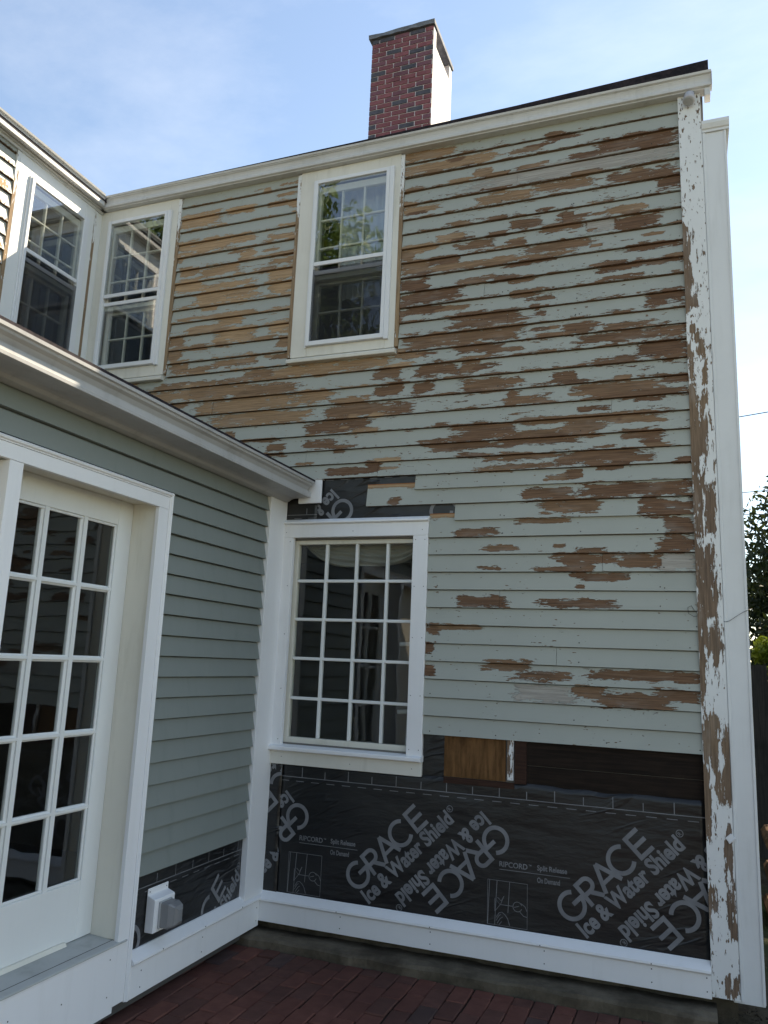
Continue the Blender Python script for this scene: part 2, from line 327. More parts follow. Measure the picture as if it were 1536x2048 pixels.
# bare patches on the clapboards: x0, x1, height, half height, wood tone (0 honey, 1 dark brown, 2 grey primer)
PATCH = [(-1.68,-1.32,4.908,0.034,0.5),(-1.68,-1.05,4.806,0.029,0.4),(-1.18,-1.07,4.7,0.025,0.5),(-0.94,-0.74,4.802,0.018,0.6),(-0.4,0.05,4.724,0.037,1.0),(-0.57,-0.38,4.689,0.017,0.9),(-1.34,-1.18,4.669,0.011,0.4),(-0.89,-0.72,4.682,0.01,0.6),(-1.19,0.05,4.618,0.04,2.0),(-1.16,-0.81,4.499,0.032,0.5),(-0.81,-0.42,4.516,0.031,0.6),(-0.34,0.04,4.494,0.029,0.8),(-0.07,0.05,4.418,0.032,1.0),(-1.67,-1.4,4.511,0.018,0.4),(-0.94,-0.76,4.296,0.027,0.8),(-0.64,-0.56,4.299,0.027,0.8),(-0.36,-0.14,4.28,0.026,0.5),(-0.75,-0.5,4.236,0.024,0.7),(-0.47,-0.33,4.202,0.036,2.0),(-0.33,-0.07,4.2,0.036,1.0),(-1.42,-1.24,4.276,0.022,0.4),(-1.66,-1.42,4.238,0.022,0.4),(-1.29,-1.04,4.203,0.024,0.7),(-0.96,-0.85,4.172,0.02,0.8),(-1.67,-1.58,4.203,0.039,0.6),(-0.84,-0.46,4.114,0.023,0.7),(-1.65,-1.47,4.104,0.039,0.6),(-1.47,-1.27,4.132,0.021,0.8),(-1.46,-0.89,4.076,0.014,0.5),(-1.27,-0.57,4.061,0.008,0.6),(-0.99,-0.67,4.034,0.01,0.9),(-0.28,0.05,4.024,0.014,1.0),(-0.42,-0.25,3.924,0.019,1.0),(-0.25,0.05,3.927,0.013,1.0),(-1.67,-1.47,3.986,0.032,1.0),(-1.67,-1.25,3.89,0.041,0.9),(-1.27,-1.04,3.962,0.014,0.7),(-0.94,-0.79,3.92,0.01,0.7),(-0.93,-0.75,3.831,0.016,0.7),(-1.62,-1.37,3.802,0.02,0.9),(-1.68,-1.64,3.778,0.035,0.7),(-1.36,-1.19,3.79,0.014,0.6),(-1.3,-0.88,3.701,0.04,0.8),(-1.08,-0.81,3.667,0.01,0.8),(-0.84,-0.68,3.786,0.01,0.8),(-0.38,-0.17,3.858,0.007,0.8),(-0.15,0.05,3.704,0.036,1.0),(-1.63,-0.82,3.59,0.046,0.7),(-0.61,-0.42,3.57,0.025,0.8),(-0.4,-0.12,3.556,0.018,0.7),(-0.53,0.06,3.496,0.028,0.8),(-0.78,-0.57,3.542,0.01,0.7),(-0.21,0.06,3.397,0.042,1.0),(-0.4,-0.21,3.352,0.012,0.8),(-1.26,-0.98,3.51,0.023,0.8),(-1.68,-1.47,3.508,0.013,0.5),(-1.08,-0.86,3.481,0.013,0.7),(-1.53,-1.27,3.394,0.033,0.8),(-1.23,-1.12,3.392,0.039,0.7),(-1.12,-0.98,3.395,0.01,0.8),(-0.67,-0.55,3.276,0.025,0.8),(-1.25,-0.88,3.268,0.035,0.7),(-1.54,-1.41,3.294,0.027,0.8),(-1.7,-1.62,3.308,0.033,0.8),(-0.58,-0.07,3.183,0.03,0.7),(-0.07,0.06,3.208,0.017,0.9),(-0.94,-0.88,3.185,0.019,0.8),(-0.46,0.06,3.136,0.018,0.8),(-1.7,-1.53,3.166,0.031,0.8),(-0.96,-0.71,3.15,0.019,0.7),(-0.94,-0.05,3.018,0.014,0.7),(-1.29,-0.89,2.972,0.043,0.8),(-0.89,-0.64,2.944,0.016,0.7),(-0.64,-0.41,2.954,0.037,0.7),(-0.41,-0.08,2.992,0.015,0.6),(-1.44,-1.02,2.899,0.02,0.8),(-1.02,-0.53,2.902,0.02,0.8),(-0.29,-0.08,2.902,0.022,0.8),(-1.1,-0.66,2.81,0.019,0.7),(-0.67,-0.14,2.787,0.037,0.8),(-1.01,-0.69,2.754,0.009,0.7),(-0.43,-0.3,2.727,0.012,0.8),(-0.6,-0.52,2.697,0.022,0.8),(-0.72,-0.61,2.676,0.012,0.6),(-0.85,-0.57,2.582,0.031,0.8),(-0.53,0.05,2.591,0.033,1.0),(-1.67,-1.61,2.574,0.017,0.8),(-0.76,-0.42,2.508,0.033,0.7),(-0.19,0.06,2.479,0.041,1.0),(-0.21,-0.12,2.532,0.012,1.0),(-1.24,-1.0,2.367,0.018,0.8),(-0.89,-0.59,2.426,0.011,0.7),(-0.08,0.06,2.379,0.043,0.9),(-0.12,0.06,2.279,0.037,0.9),(-1.08,-0.88,2.272,0.01,0.7),(-0.67,-0.62,2.279,0.007,0.7),(-0.54,-0.39,2.256,0.007,0.8),(-0.69,-0.33,2.212,0.021,0.8),(-0.63,-0.46,2.17,0.029,0.8),(-0.76,-0.59,2.151,0.009,0.8),(-0.33,-0.09,2.198,0.029,0.8),(-0.11,0.06,2.186,0.036,2.0),(-1.1,-0.96,2.155,0.007,0.8),(-0.59,-0.5,2.118,0.015,0.9),(-0.51,-0.28,2.104,0.015,0.9),(-0.55,-0.51,2.052,0.007,0.8),(-1.21,-0.94,1.966,0.024,0.9),(-0.76,-0.33,1.961,0.017,0.9),(-1.41,-1.34,1.803,0.021,0.8),(-1.38,-1.07,1.817,0.009,0.6),(-1.42,-1.37,1.696,0.024,1.0),(-1.42,-1.36,1.566,0.024,1.0),(-1.06,-0.8,1.608,0.024,0.7),(-0.83,-0.58,1.563,0.016,0.8),(-0.51,0.06,1.584,0.02,0.8),(-0.88,-0.58,1.466,0.034,2.0),(-0.58,-0.41,1.492,0.022,0.7),(-0.43,-0.09,1.455,0.033,0.8),(-0.15,0.06,1.493,0.024,0.8),(-0.9,-0.58,1.562,0.017,0.8),(-0.13,0.07,1.582,0.018,0.9),(-3.43,-3.07,4.738,0.042,0.0),(-3.01,-2.78,4.76,0.017,0.0),(-3.43,-2.96,4.52,0.044,0.0),(-2.95,-2.77,4.534,0.026,0.2),(-3.42,-3.37,4.442,0.02,0.2),(-2.87,-2.76,4.397,0.036,0.1),(-3.37,-3.21,4.334,0.024,0.3),(-3.21,-2.86,4.308,0.03,0.3),(-3.43,-3.2,4.226,0.04,0.0),(-3.37,-2.74,4.188,0.016,0.0),(-3.25,-2.73,4.103,0.045,0.0),(-3.4,-2.72,3.956,0.01,0.3),(-3.01,-2.83,3.918,0.038,0.2),(-3.27,-3.0,3.871,0.022,0.3),(-3.04,-2.71,3.8,0.045,0.1),(-3.41,-3.3,3.798,0.026,0.5),(-3.29,-3.09,3.736,0.012,0.5),(-3.42,-3.3,3.697,0.032,0.5),(-3.38,-3.24,3.594,0.031,0.5),(-3.22,-3.04,3.564,0.019,0.5),(-3.04,-2.69,3.59,0.025,0.5),(-2.77,-2.68,3.486,0.03,0.5),(-3.79,-3.66,3.51,0.026,0.4),(-3.46,-3.22,3.47,0.012,0.6),(-3.22,-2.67,3.392,0.037,0.5),(-3.2,-2.98,3.456,0.016,0.5),(-2.98,-2.78,3.46,0.013,0.6),(-2.77,-2.53,3.487,0.028,0.6),(-2.53,-1.95,3.471,0.018,0.4),(-3.49,-3.23,3.455,0.014,0.5),(-3.56,-3.2,3.388,0.03,0.4),(-3.19,-2.96,3.388,0.035,0.5),(-2.86,-2.34,3.375,0.028,0.6),(-3.42,-3.21,3.311,0.013,0.6),(-3.11,-2.34,3.282,0.044,0.4),(-2.35,-2.1,3.294,0.036,0.4),(-2.1,-1.83,3.248,0.015,0.5),(-3.02,-2.26,3.173,0.037,0.4),(-2.12,-1.63,3.176,0.033,0.7),(-2.27,-1.82,3.08,0.036,0.8),(-2.27,-2.07,2.968,0.023,0.8),(-2.14,-1.9,2.938,0.007,0.8),(-2.75,-2.46,3.018,0.007,0.7),(-2.54,-2.42,2.96,0.018,0.7),(-2.88,-2.81,3.062,0.018,0.6),(-2.06,-1.99,2.907,0.008,0.8),(-1.8,-1.66,3.284,0.03,0.8),(-1.81,-1.64,3.4,0.03,0.7),(-2.1,-1.82,2.773,0.018,1.0),(-1.83,-1.75,2.794,0.028,1.0),(-2.6,-2.42,2.913,0.009,0.7),(-2.51,-2.44,4.73,0.024,0.3),(-2.67,-2.51,4.748,0.008,0.4),(-2.65,-2.44,4.488,0.019,0.3),(-2.64,-2.43,4.361,0.01,0.4),(-2.64,-2.43,4.31,0.019,0.4),(-2.63,-2.43,4.209,0.04,0.0),(-2.62,-2.43,4.109,0.035,0.0),(-2.6,-2.42,3.814,0.038,0.1),(-2.53,-2.42,3.706,0.031,0.5),(-2.58,-2.42,3.602,0.014,0.6),(-2.57,-2.06,3.486,0.03,0.3),(-2.06,-1.7,3.486,0.025,0.4)]
# bare patches on the corner board: x, half width, top, bottom
CPATCH = [(0.088,0.012,4.09,4.03),(0.083,0.025,4.04,3.69),(0.12,0.017,3.67,3.62),(0.08,0.016,3.69,3.59),(0.104,0.012,3.5,3.46),(0.124,0.012,3.45,3.41),(0.146,0.013,3.41,3.34),(0.077,0.011,3.39,3.33),(0.09,0.005,3.3,3.26),(0.08,0.01,3.25,3.19),(0.155,0.011,3.24,3.18),(0.082,0.024,3.14,2.94),(0.089,0.028,3.01,2.8),(0.139,0.022,2.94,2.78),(0.154,0.015,3.1,3.04),(0.09,0.022,2.78,2.62),(0.093,0.027,2.62,2.51),(0.157,0.027,2.6,2.46),(0.088,0.024,2.52,2.32),(0.156,0.019,2.46,2.36),(0.112,0.048,2.26,2.07),(0.12,0.048,2.11,1.9),(0.082,0.025,1.94,1.65),(0.148,0.035,1.83,1.74),(0.152,0.012,1.71,1.67),(0.082,0.013,1.66,1.53),(0.109,0.034,1.4,1.17),(0.186,0.015,1.35,1.01),(0.158,0.025,1.13,1.0),(0.082,0.016,1.14,0.81),(0.169,0.016,0.85,0.64),(0.093,0.02,0.58,0.5),(0.174,0.013,0.57,0.47),(0.179,0.013,0.44,0.39),(0.144,0.013,0.2,0.13),(0.179,0.013,0.19,0.13),(0.105,0.02,1.3,1.21)]

rq = random.Random(77)
for _ in range(140):      # many small losses on the weathered upper boards
    i_ = min(36, int(15+22*rq.random()**.9)); x_ = rq.uniform(-3.4, .05); l_ = rq.uniform(.04, .20); edge = rq.random() < .65
    PATCH.append((x_, min(.07, x_+l_), Z[i_]+(.010 if edge else rq.uniform(.03, .085)), rq.uniform(.005, .013), rq.choice((.2, .4, .5)) if x_ < -1.7 else rq.choice((.6, .8, .9, 1.0))))
def wear(x, z, patches, base):
    f = base; t = .6; best = 0
    for (x0, x1, zc, hz, tn) in patches:
        hx = (x1-x0)*.5+.012; dx = abs(x-(x0+x1)*.5)/hx; dz = abs(z-zc)/(hz*1.28+.005)
        if dx > 1.5 or dz > 2.2: continue
        s = 1-max(dx**3.0, dz**2.0) - .25*min(dx, dz)
        v = .47 + .42*max(-1, min(1, s))
        if v > f: f = v
        if v > best: best = v; t = tn
    return f, t
def attr_mesh(me, bare, tone):
    a = me.attributes.new('bare', 'FLOAT', 'POINT'); a.data.foreach_set('value', bare)
    a = me.attributes.new('tone', 'FLOAT', 'POINT'); a.data.foreach_set('value', tone)

def clapboard(F, u0, u1, z0, z1, zclip, mat, parent, worn=False, rnd=random, lap=.046, butt=.0195, groove=True, patches=None):
    """one tapered board: thick butt at the bottom, thin lapped top"""
    dj = rnd.uniform(-.0012, .0012); tilt = rnd.uniform(-.0012, .0012)
    e = z1-z0; fr = ([0, .1, .2, .3, .4, .5, .6, .7, .8, .9, .945, 1.0, 1.0+lap/e] if worn else [0, .5, .935, 1.0, 1.0+lap/e])
    zz = [min(z0+q*e, zclip) for q in fr]
    nx = max(1, int((u1-u0)/(.02 if worn else .5)))
    vs = []; bare = []; tone = []
    for j, z in enumerate(zz):
        q = fr[j]; d = -.0075 if groove and q > .99 else butt-(butt-.003)*min(q, 1.0)-.0022*max(0, q-1)*3
        for i in range(nx+1):
            u = u0+(u1-u0)*i/nx
            vs.append(F(u, d+dj, z+tilt*(2*i/nx-1)+(.0012*noise.noise((u*2.3, z*9, 1.7)) if j == 0 else 0)))
            if worn:
                if q > 1.001: bare.append(1.2); tone.append(-.2)
                else:
                    zn = max(0, min(1, (z-2.3)/1.0)); b0 = -.02+.20*zn+.16*noise.noise((u*.8, z*1.1, 4))
                    near = 1.0
                    b0 += max(0, .12+.22*zn-q*1.1)          # bottom edges lose paint first
                    f, t = wear(u, z, PATCH if patches is None else patches, b0)
                    if f <= b0+1e-6: t = .25 if u < -1.7 and z > 3 else .75
                    bare.append(f); tone.append(t)
    n = nx+1; m_ = len(zz); fs = [(j*n+i, j*n+i+1, (j+1)*n+i+1, (j+1)*n+i) for j in range(m_-1) for i in range(nx)]
    b = len(vs)      # back edge, bottom
    for i in range(n): vs.append(F(u0+(u1-u0)*i/nx, -.009, zz[0]+.0005))
    fs += [(b+i, b+i+1, i+1, i) for i in range(nx)]
    k0 = len(vs); vs += [F(u0, -.009, zz[-1]), F(u1, -.009, zz[-1])]
    fs.append(tuple([b]+[j*n for j in range(m_)]+[k0])); fs.append(tuple([b+nx, k0+1]+[j*n+nx for j in range(m_-1, -1, -1)]))
    me = bpy.data.meshes.new('clapboard'); me.from_pydata([tuple(v) for v in vs], [], fs)
    if worn:
        bare += [.9]*(len(vs)-len(bare)); tone += [.5]*(len(vs)-len(tone)); attr_mesh(me, bare, tone)
    return link('clapboard', me, mat, parent)

rb = random.Random(11)
openings = [(-9, -1.413, .9, 2.42), (-2.445, -1.654, 3.54, 5), (-9, -3.411, 3.525, 5)]
row_start = {12: -1.254, 13: -1.822, 14: -1.508}
joints = {16: [-2.26], 15: [-1.756], 20: [-3.0], 22: [-2.31], 19: [-1.62], 24: [-.95], 30: [-.62], 26: [-1.1], 9: [-.41], 4: [-.66], 28: [-2.96], 33: [-.9], 18: [-.35], 7: [-.98], 35: [-2.9]}
for i in range(37):
    zc = (Z[i]+Z[i+1])/2
    spans = [(-4.15 if Z[i] > 2.7 else XW+.02, .0705)]
    for (a, b_, c0, c1) in openings:
        if c0 < zc < c1:
            ns = []
            for s0, s1 in spans:
                if b_ <= s0 or a >= s1: ns.append((s0, s1)); continue
                if a > s0: ns.append((s0, a-.0015))
                if b_ < s1: ns.append((b_+.0015, s1))
            spans = ns
    if i in row_start: spans = [(row_start[i], .0705)]
    if i == 11: spans = [(-1.4115, .0705)]
    for j in joints.get(i, []):
        ns = []
        for s0, s1 in spans: ns += [(s0, j-.0008), (j+.0008, s1)] if s0+.1 < j < s1-.1 else [(s0, s1)]
        spans = ns
    for s0, s1 in spans: clapboard(FM, s0, s1, Z[i], Z[i+1], 4.947, 'peeling_sage', house, True, rb, groove=i not in (11, 13))

NAILS = [(-1.37, 1.229), (-.99, 1.231), (-.40, 1.233), (.055, 1.230)]
for i in range(1, 36):
    for q_ in range(rb.randint(1, 4)):
        u = rb.choice((-1.36, -.98, -.55, -.12, .05))+rb.uniform(-.03, .03)
        if not (i > 22 and u < -1.3): NAILS.append((u, Z[i]+.018+rb.uniform(-.004, .006)))
def holed_wall(mb, F, u0, u1, z0, z1, holes, d0, d1):
    us = sorted({u0, u1, *[h[0] for h in holes], *[h[1] for h in holes]}); zs = sorted({z0, z1, *[h[2] for h in holes], *[h[3] for h in holes]})
    for a, b in zip(us, us[1:]):
        run = None
        for c, d in zip(zs, zs[1:]):
            inside = any(h[0] <= (a+b)/2 <= h[1] and h[2] <= (c+d)/2 <= h[3] for h in holes)
            if inside:
                if run: mb.box(F, a, b, d0, d1, *run); run = None
            else: run = (run[0], d) if run else (c, d)
        if run: mb.box(F, a, b, d0, d1, *run)
    return mb
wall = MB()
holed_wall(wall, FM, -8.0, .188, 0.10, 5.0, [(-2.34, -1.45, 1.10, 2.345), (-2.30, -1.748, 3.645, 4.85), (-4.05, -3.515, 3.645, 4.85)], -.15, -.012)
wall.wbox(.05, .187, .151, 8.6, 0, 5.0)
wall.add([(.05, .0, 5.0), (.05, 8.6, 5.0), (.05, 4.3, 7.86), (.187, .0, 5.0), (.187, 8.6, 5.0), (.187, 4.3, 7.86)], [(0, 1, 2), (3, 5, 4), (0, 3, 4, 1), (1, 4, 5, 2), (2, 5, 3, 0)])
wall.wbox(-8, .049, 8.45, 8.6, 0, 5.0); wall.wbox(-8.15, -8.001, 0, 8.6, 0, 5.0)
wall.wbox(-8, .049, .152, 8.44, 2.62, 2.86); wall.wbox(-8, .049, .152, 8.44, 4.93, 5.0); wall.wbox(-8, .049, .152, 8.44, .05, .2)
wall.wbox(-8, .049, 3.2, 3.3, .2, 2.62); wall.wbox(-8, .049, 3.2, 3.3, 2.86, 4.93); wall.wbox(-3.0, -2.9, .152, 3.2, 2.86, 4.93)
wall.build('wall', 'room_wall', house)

# plain clapboards on the gable end
FG = Frame((.1885, 0, 0), (0, 1, 0), (1, 0, 0)); rgb_ = random.Random(41)
for i in range(74):
    z0 = .12+i*.1016; ov = max(0, (z0-4.95)/.66)
    if 8.55-ov > .35+ov: clapboard(FG, .312+ov, 8.55-ov, z0, z0+.1016, 9, 'wing_sage', house, False, rgb_, .012)
# corner board at the free end
def worn_strip(name, F, u0, u1, d0, d1, z0, z1, mat, parent, patches, base, du=.012, dz=.03, tone=.8):
    """a flat board with a wear map: front grid plus edges"""
    nu = max(2, int((u1-u0)/du)); nz = max(2, int((z1-z0)/dz)); vs = []; bare = []; tn = []
    for j in range(nz+1):
        for i in range(nu+1):
            u = u0+(u1-u0)*i/nu; z = z0+(z1-z0)*j/nz; vs.append(F(u, d1, z)); f = base(u, z) if callable(base) else base
            for (uc, hu, za, zb) in patches:
                hz = (za-zb)/2+.02; dzn = abs(z-(za+zb)/2)/hz; dun = abs(u-uc)/(hu*1.1+.003)
                if dzn > 1.6 or dun > 2.4: continue
                s = 1-max(dun**2.2, dzn**4); f = max(f, .48+.42*max(-1, min(1, s)))
            bare.append(f); tn.append(tone+.35*noise.noise((u*7, z*1.1, 2)))
    n = nu+1; fs = [(j*n+i, j*n+i+1, (j+1)*n+i+1, (j+1)*n+i) for j in range(nz) for i in range(nu)]
    b = len(vs)
    border = [i for i in range(n)] + [j*n+nu for j in range(1, nz+1)] + [nz*n+i for i in range(nu-1, -1, -1)] + [j*n for j in range(nz-1, 0, -1)]
    for q in border: vs.append(Vector(vs[q]) + F.d*(d0-d1)); bare.append(bare[q]); tn.append(tn[q])
    L_ = len(border); fs += [(border[(q+1) % L_], border[q], b+q, b+(q+1) % L_) for q in range(L_)]
    me = bpy.data.meshes.new(name); me.from_pydata([tuple(v) for v in vs], [], fs); attr_mesh(me, bare, tn)
    return link(name, me, mat, parent)
cb = worn_strip('corner_board', FM, .072, .1955, -.011, .026, .105, 4.945, 'peeling_white', house, CPATCH,
                lambda u, z: .11+.19*max(0, 1-abs(z-2.2)/2.2)+(.18 if u < .085 and z < 4.3 else 0)+.12*noise.noise((u*6, z*1.5, 9)))
for v in cb.data.vertices: v.co.x -= (v.co.z-.1)*.0045      # the old corner leans a little
cb['label'] = 'white corner board flaking down to bare brown wood'

# eave: soffit, moulded gutter, roof
def gutter_profile(top_d, top_z, bot_d, bot_z):
    h = top_z-bot_z; dd = top_d-bot_d
    return [(0.0, bot_z+.012), (bot_d-.006, bot_z+.004), (bot_d, bot_z), (bot_d+.012, bot_z+.004), (bot_d+.013, bot_z+.018), (bot_d+.004, bot_z+.024), (bot_d+.000, bot_z+h*.40), (bot_d+.002, bot_z+h*.56),
            (bot_d+.007, bot_z+h*.70), (top_d-.012, top_z-.023), (top_d-.0125, top_z-.017), (top_d-.001, top_z-.013), (top_d+.003, top_z), (top_d-.008, top_z+.002), (top_d-.012, top_z-.012), (0.02, top_z-.03), (0, top_z-.03)]
gp = gutter_profile(.080, 5.046, .058, 4.953)
gm = MB(); 
def profile_run(F, prof, ua, ub, mitre=0.0):
    """profile swept along u; mitre shortens the left end by d (inside corner)"""
    n = len(prof); vs = [F(ua+d*mitre, d, z) for d, z in prof] + [F(ub, d, z) for d, z in prof]
    return vs, [(i, (i+1) % n, n+(i+1) % n, n+i) for i in range(n)] + [tuple(range(n)), tuple(range(2*n-1, n-1, -1))]
gm.add(*profile_run(FM, gp, XU, .236, 1.0))
gut = gm.build('gutter', 'gutter_white', house); 
end = MB(); end.box(FM, .2365, .239, .0, .078, 4.958, 5.040); end.build('end_cap', 'gutter_white', gut)
sf = MB(); sf.box(FM, XU+.06, .228, -.0105, .056, 4.946, 4.960); sf.box(FM, .197, .2285, -.0105, .06, 4.90, 4.9455); sf.build('soffit', 'gutter_white', house)
rf = MB()
zl, zr_ = 5.056, 5.122
ed = [(-8.2, 5.050), (-4.2, 5.054), (-2.0, 5.070), (-.9, 5.086), (-.3, 5.103), (.222, 5.122)]; rv = []
for (x_, zt_) in ed: rv += [(x_, -.066, min(zt_-.03, 5.03)), (x_, 4.3, 7.98), (x_, 4.3, 8.05), (x_, -.070, zt_)]
rf.add(rv, [(i*4+k_, i*4+(k_+1) % 4, i*4+4+(k_+1) % 4, i*4+4+k_) for i in range(len(ed)-1) for k_ in range(4)] + [(0, 1, 2, 3), tuple(len(rv)-1-i for i in range(4))])
rf.add([(-8.2, 4.3, 7.98), (.222, 4.3, 7.98), (.222, 8.75, 4.95), (-8.2, 8.75, 4.95), (-8.2, 4.3, 8.05), (.222, 4.3, 8.05), (.222, 8.75, 5.02), (-8.2, 8.75, 5.02)],
       [(0, 1, 2, 3), (7, 6, 5, 4), (0, 4, 5, 1), (1, 5, 6, 2), (2, 6, 7, 3), (3, 7, 4, 0)])
roof = rf.build('roof', 'shingle', house)
# drip edge strip and a few snow-guard pins on the eave
dm = MB(); dm.add([FM(-4.05, .0705, 5.022), FM(.222, .0705, 5.03), FM(.222, .0725, 5.03), FM(-4.05, .0725, 5.022), FM(-4.05, .0705, 5.04), FM(.222, .0705, 5.048), FM(.222, .0725, 5.048), FM(-4.05, .0725, 5.04)],
                  [(0, 1, 2, 3), (7, 6, 5, 4), (0, 4, 5, 1), (1, 5, 6, 2), (2, 6, 7, 3), (3, 7, 4, 0)])
dm.build('drip_edge', 'gutter_white', roof)

# chimney: brick front, plain pale side with a smoke opening under the cap slab
ch = MB(); CX0, CX1, CY0, CY1 = -3.684, -2.831, 4.0, 4.84
ch.wbox(CX0+.006, CX1-.006, CY0+.006, CY1, 6.6, 9.54); ch.wbox(CX0+.006, CX1-.006, CY0+.006, CY0+.11, 9.541, 9.772); ch.wbox(CX0+.006, CX1-.006, CY1-.11, CY1, 9.541, 9.772)
chim = ch.build('chimney', 'mortar', house)
pg = MB(); pg.wbox(CX1-.005, CX1+.004, CY0+.008, CY1+.004, 6.7, 9.538); pg.wbox(CX1-.005, CX1+.004, CY0+.008, CY0+.112, 9.5385, 9.77); pg.wbox(CX1-.005, CX1+.004, CY1-.112, CY1+.004, 9.5385, 9.77)
pg.build('side_facing', 'pale_side', chim)
cap = MB(); rc = random.Random(5); n = 9; cap_v = []
for i in range(n+1):
    x = CX0-.045+(CX1-CX0+.068)*i/n
    for (yy, zz_) in ((CY0-.035, 9.782), (CY1+.03, 9.782), (CY1+.03, 9.838), (CY0-.035, 9.838)):
        cap_v.append((x, yy+rc.uniform(-.008, .008), zz_+(rc.uniform(-.008, .006) if zz_ > 9.8 else rc.uniform(-.004, .003))))
cap.add(cap_v, [(i*4+k_, i*4+(k_+1) % 4, i*4+4+(k_+1) % 4, i*4+4+k_) for i in range(n) for k_ in range(4)] + [(0, 1, 2, 3), (n*4+3, n*4+2, n*4+1, n*4)])
cap.build('cap_slab', 'bluestone', chim)
def brick_mesh(L_, mt):
    b = MB(); b.wbox(0, L_, 0, .012, 0, .0580); me = bpy.data.meshes.new('brick'); me.from_pydata(b.v, [], b.f)
    q = bmesh.new(); q.from_mesh(me); bmesh.ops.recalc_face_normals(q, faces=q.faces); q.to_mesh(me); q.free(); me.materials.append(M[mt]); return me
BL = .1995; bcache = {}
zz_ = 9.772-.0580; row = 0
while zz_ > 7.95:
    x = CX0 - (0 if row % 2 else (BL+.0140)*.5)
    while x < CX1-.02:
        a = max(x, CX0); b_ = min(x+BL, CX1)
        if b_-a > .03:
            mt = rc.choices(['brick_red', 'brick_plum', 'brick_dark'], [.55, .27, .18 if b_-a > .15 else .5])[0]
            key = (round(b_-a, 3), mt)
            if key not in bcache: bcache[key] = brick_mesh(b_-a, mt)
            o = bpy.data.objects.new('brick', bcache[key]); col.objects.link(o); o.parent = chim; o.location = (a, CY0-.004+rc.uniform(-.0015, .0015), zz_+rc.uniform(-.0012, .0012))
        x += BL+.0140
    zz_ -= .0714; row += 1

# sheathing laid bare where the lowest clapboards are off
SB = [(-1.41, -1.287, .94, 1.24, -.0115, -.004, 'membrane'), (-1.286, -.937, .99, 1.24, -.0115, -.003, 'plywood'), (-.928, -.893, 1.0, 1.24, -.0115, .006, 'peeling_white'), (-.886, -.822, .985, 1.24, -.0115, .002, 'dark_frame'),
      (-1.286, -.888, .955, .987, -.0115, .001, 'dark_frame'), (-.8195, .0705, 1.085, 1.24, -.0115, -.004, 'dark_sheathing'), (-.8195, .0705, .92, 1.082, -.0115, -.0055, 'dark_sheathing')]
for (a, b_, c, d, e_, f_, mt) in SB:
    if mt == 'peeling_white': o = worn_strip('old_trim_strip', FM, a, b_, e_, f_, c, d, mt, house, [(a+.004, .010, d, c)], .50); continue
    MB().box(FM, a, b_, e_, f_, c, d).build('plywood_patch' if mt == 'plywood' else 'sheathing_board', mt, house)

# water table with sloping drip cap
def water_table(F, u0, u1, z_top, z_bot, parent, notch=0):
    q = MB(); zf = z_top-.035
    q.prism_u(F, [(-.0115, z_top), (.004, z_top), (.044, zf), (.046, zf-.010), (.040, zf-.018), (-.0115, zf-.018)], u0, u1)
    o = q.build('water_table', 'new_white', parent, .0015)
    MB().box(F, u0, u1, -.0112, .031, z_bot, zf-.0185).build('skirt_board', 'new_white', o, .0015)
    return o
wt = water_table(FM, XW+.002, .0705, .255, .094, house)
def nails(F, pts, d, parent, r=.0032):
    q = MB()
    for (u, z) in pts:
        vs = [F(u+r*math.cos(t*math.pi/3), d+.0009, z+r*math.sin(t*math.pi/3)) for t in range(6)] + [F(u+r*math.cos(t*math.pi/3), d-.001, z+r*math.sin(t*math.pi/3)) for t in range(6)]
        q.add(vs, [tuple(range(6))]+[(t, t+6, (t+1) % 6+6, (t+1) % 6) for t in range(6)])
    return tag(q.build('nail_heads', 'rubber_black', parent), kind='stuff')
nails(FM, [(u, z) for u in (-1.86, -1.33, -.72, -.2, .05) for z in (.125, .185)], .031, wt)
nails(FM, [(u, .212) for u in (-2.38, -1.88, -1.33, -.74, -.2)], .0455, wt)

nails(FM, NAILS, .0165, house, .0036)
# foundation: recessed stone and concrete ledge
fo = MB(); fo.wbox(-8, .187, .06, .15, -.28, .0995); fo.build('foundation', 'concrete', house)
led = MB(); rl = random.Random(4); nl = 26; lv = []
for i in range(nl+1):
    x = XW-.15+(.34-XW-.1)*i/nl; j = rl.uniform(-.012, .012); hz = .05+.012*i/nl
    lv += [(x, -.165+j, -.1), (x, .059, -.1), (x, .059, hz-.012+rl.uniform(-.005, .006)), (x, -.10+rl.uniform(-.01, .01), hz+rl.uniform(-.006, .004)), (x, -.15+j+rl.uniform(-.006, .006), hz-.004+rl.uniform(-.006, .004)), (x, -.162+j, hz-.018)]
led.add(lv, [(i*6+k_, i*6+(k_+1) % 6, i*6+6+(k_+1) % 6, i*6+6+k_) for i in range(nl) for k_ in range(6)] + [tuple(range(6)), tuple(range(nl*6+5, nl*6-1, -1))])
tag(led.build('concrete_ledge', 'concrete', house), 'rough stained concrete ledge at the foot of the wall')

# boxed white trim on the far side of the corner board
pil = thing('boxed_trim', (.25, .1, 0), 'tall plain white boxed trim with moulded cap beside the flaking corner board', 'trim')
MB().box(FM, .166, .303, -.30, .006, .09, 4.69).build('shaft', 'box_white', pil, .002)
es = MB().box(FM, .1985, .215, .0065, .013, .1, 4.69).build('edge_strip', 'box_white', pil, .001)
for v in es.data.vertices: v.co.x -= (v.co.z-.1)*.0045
MB().box(FM, .292, .3045, .0065, .011, .1, 4.69).build('edge_strip', 'box_white', pil, .001)
cpm = MB(); cpm.prism_u(FM, [(-.33, 4.691), (.016, 4.691), (.016, 4.705), (.024, 4.71), (.034, 4.735), (.034, 4.755), (-.33, 4.765)], .1765, .322); cpm.build('cap_moulding', 'box_white', pil)

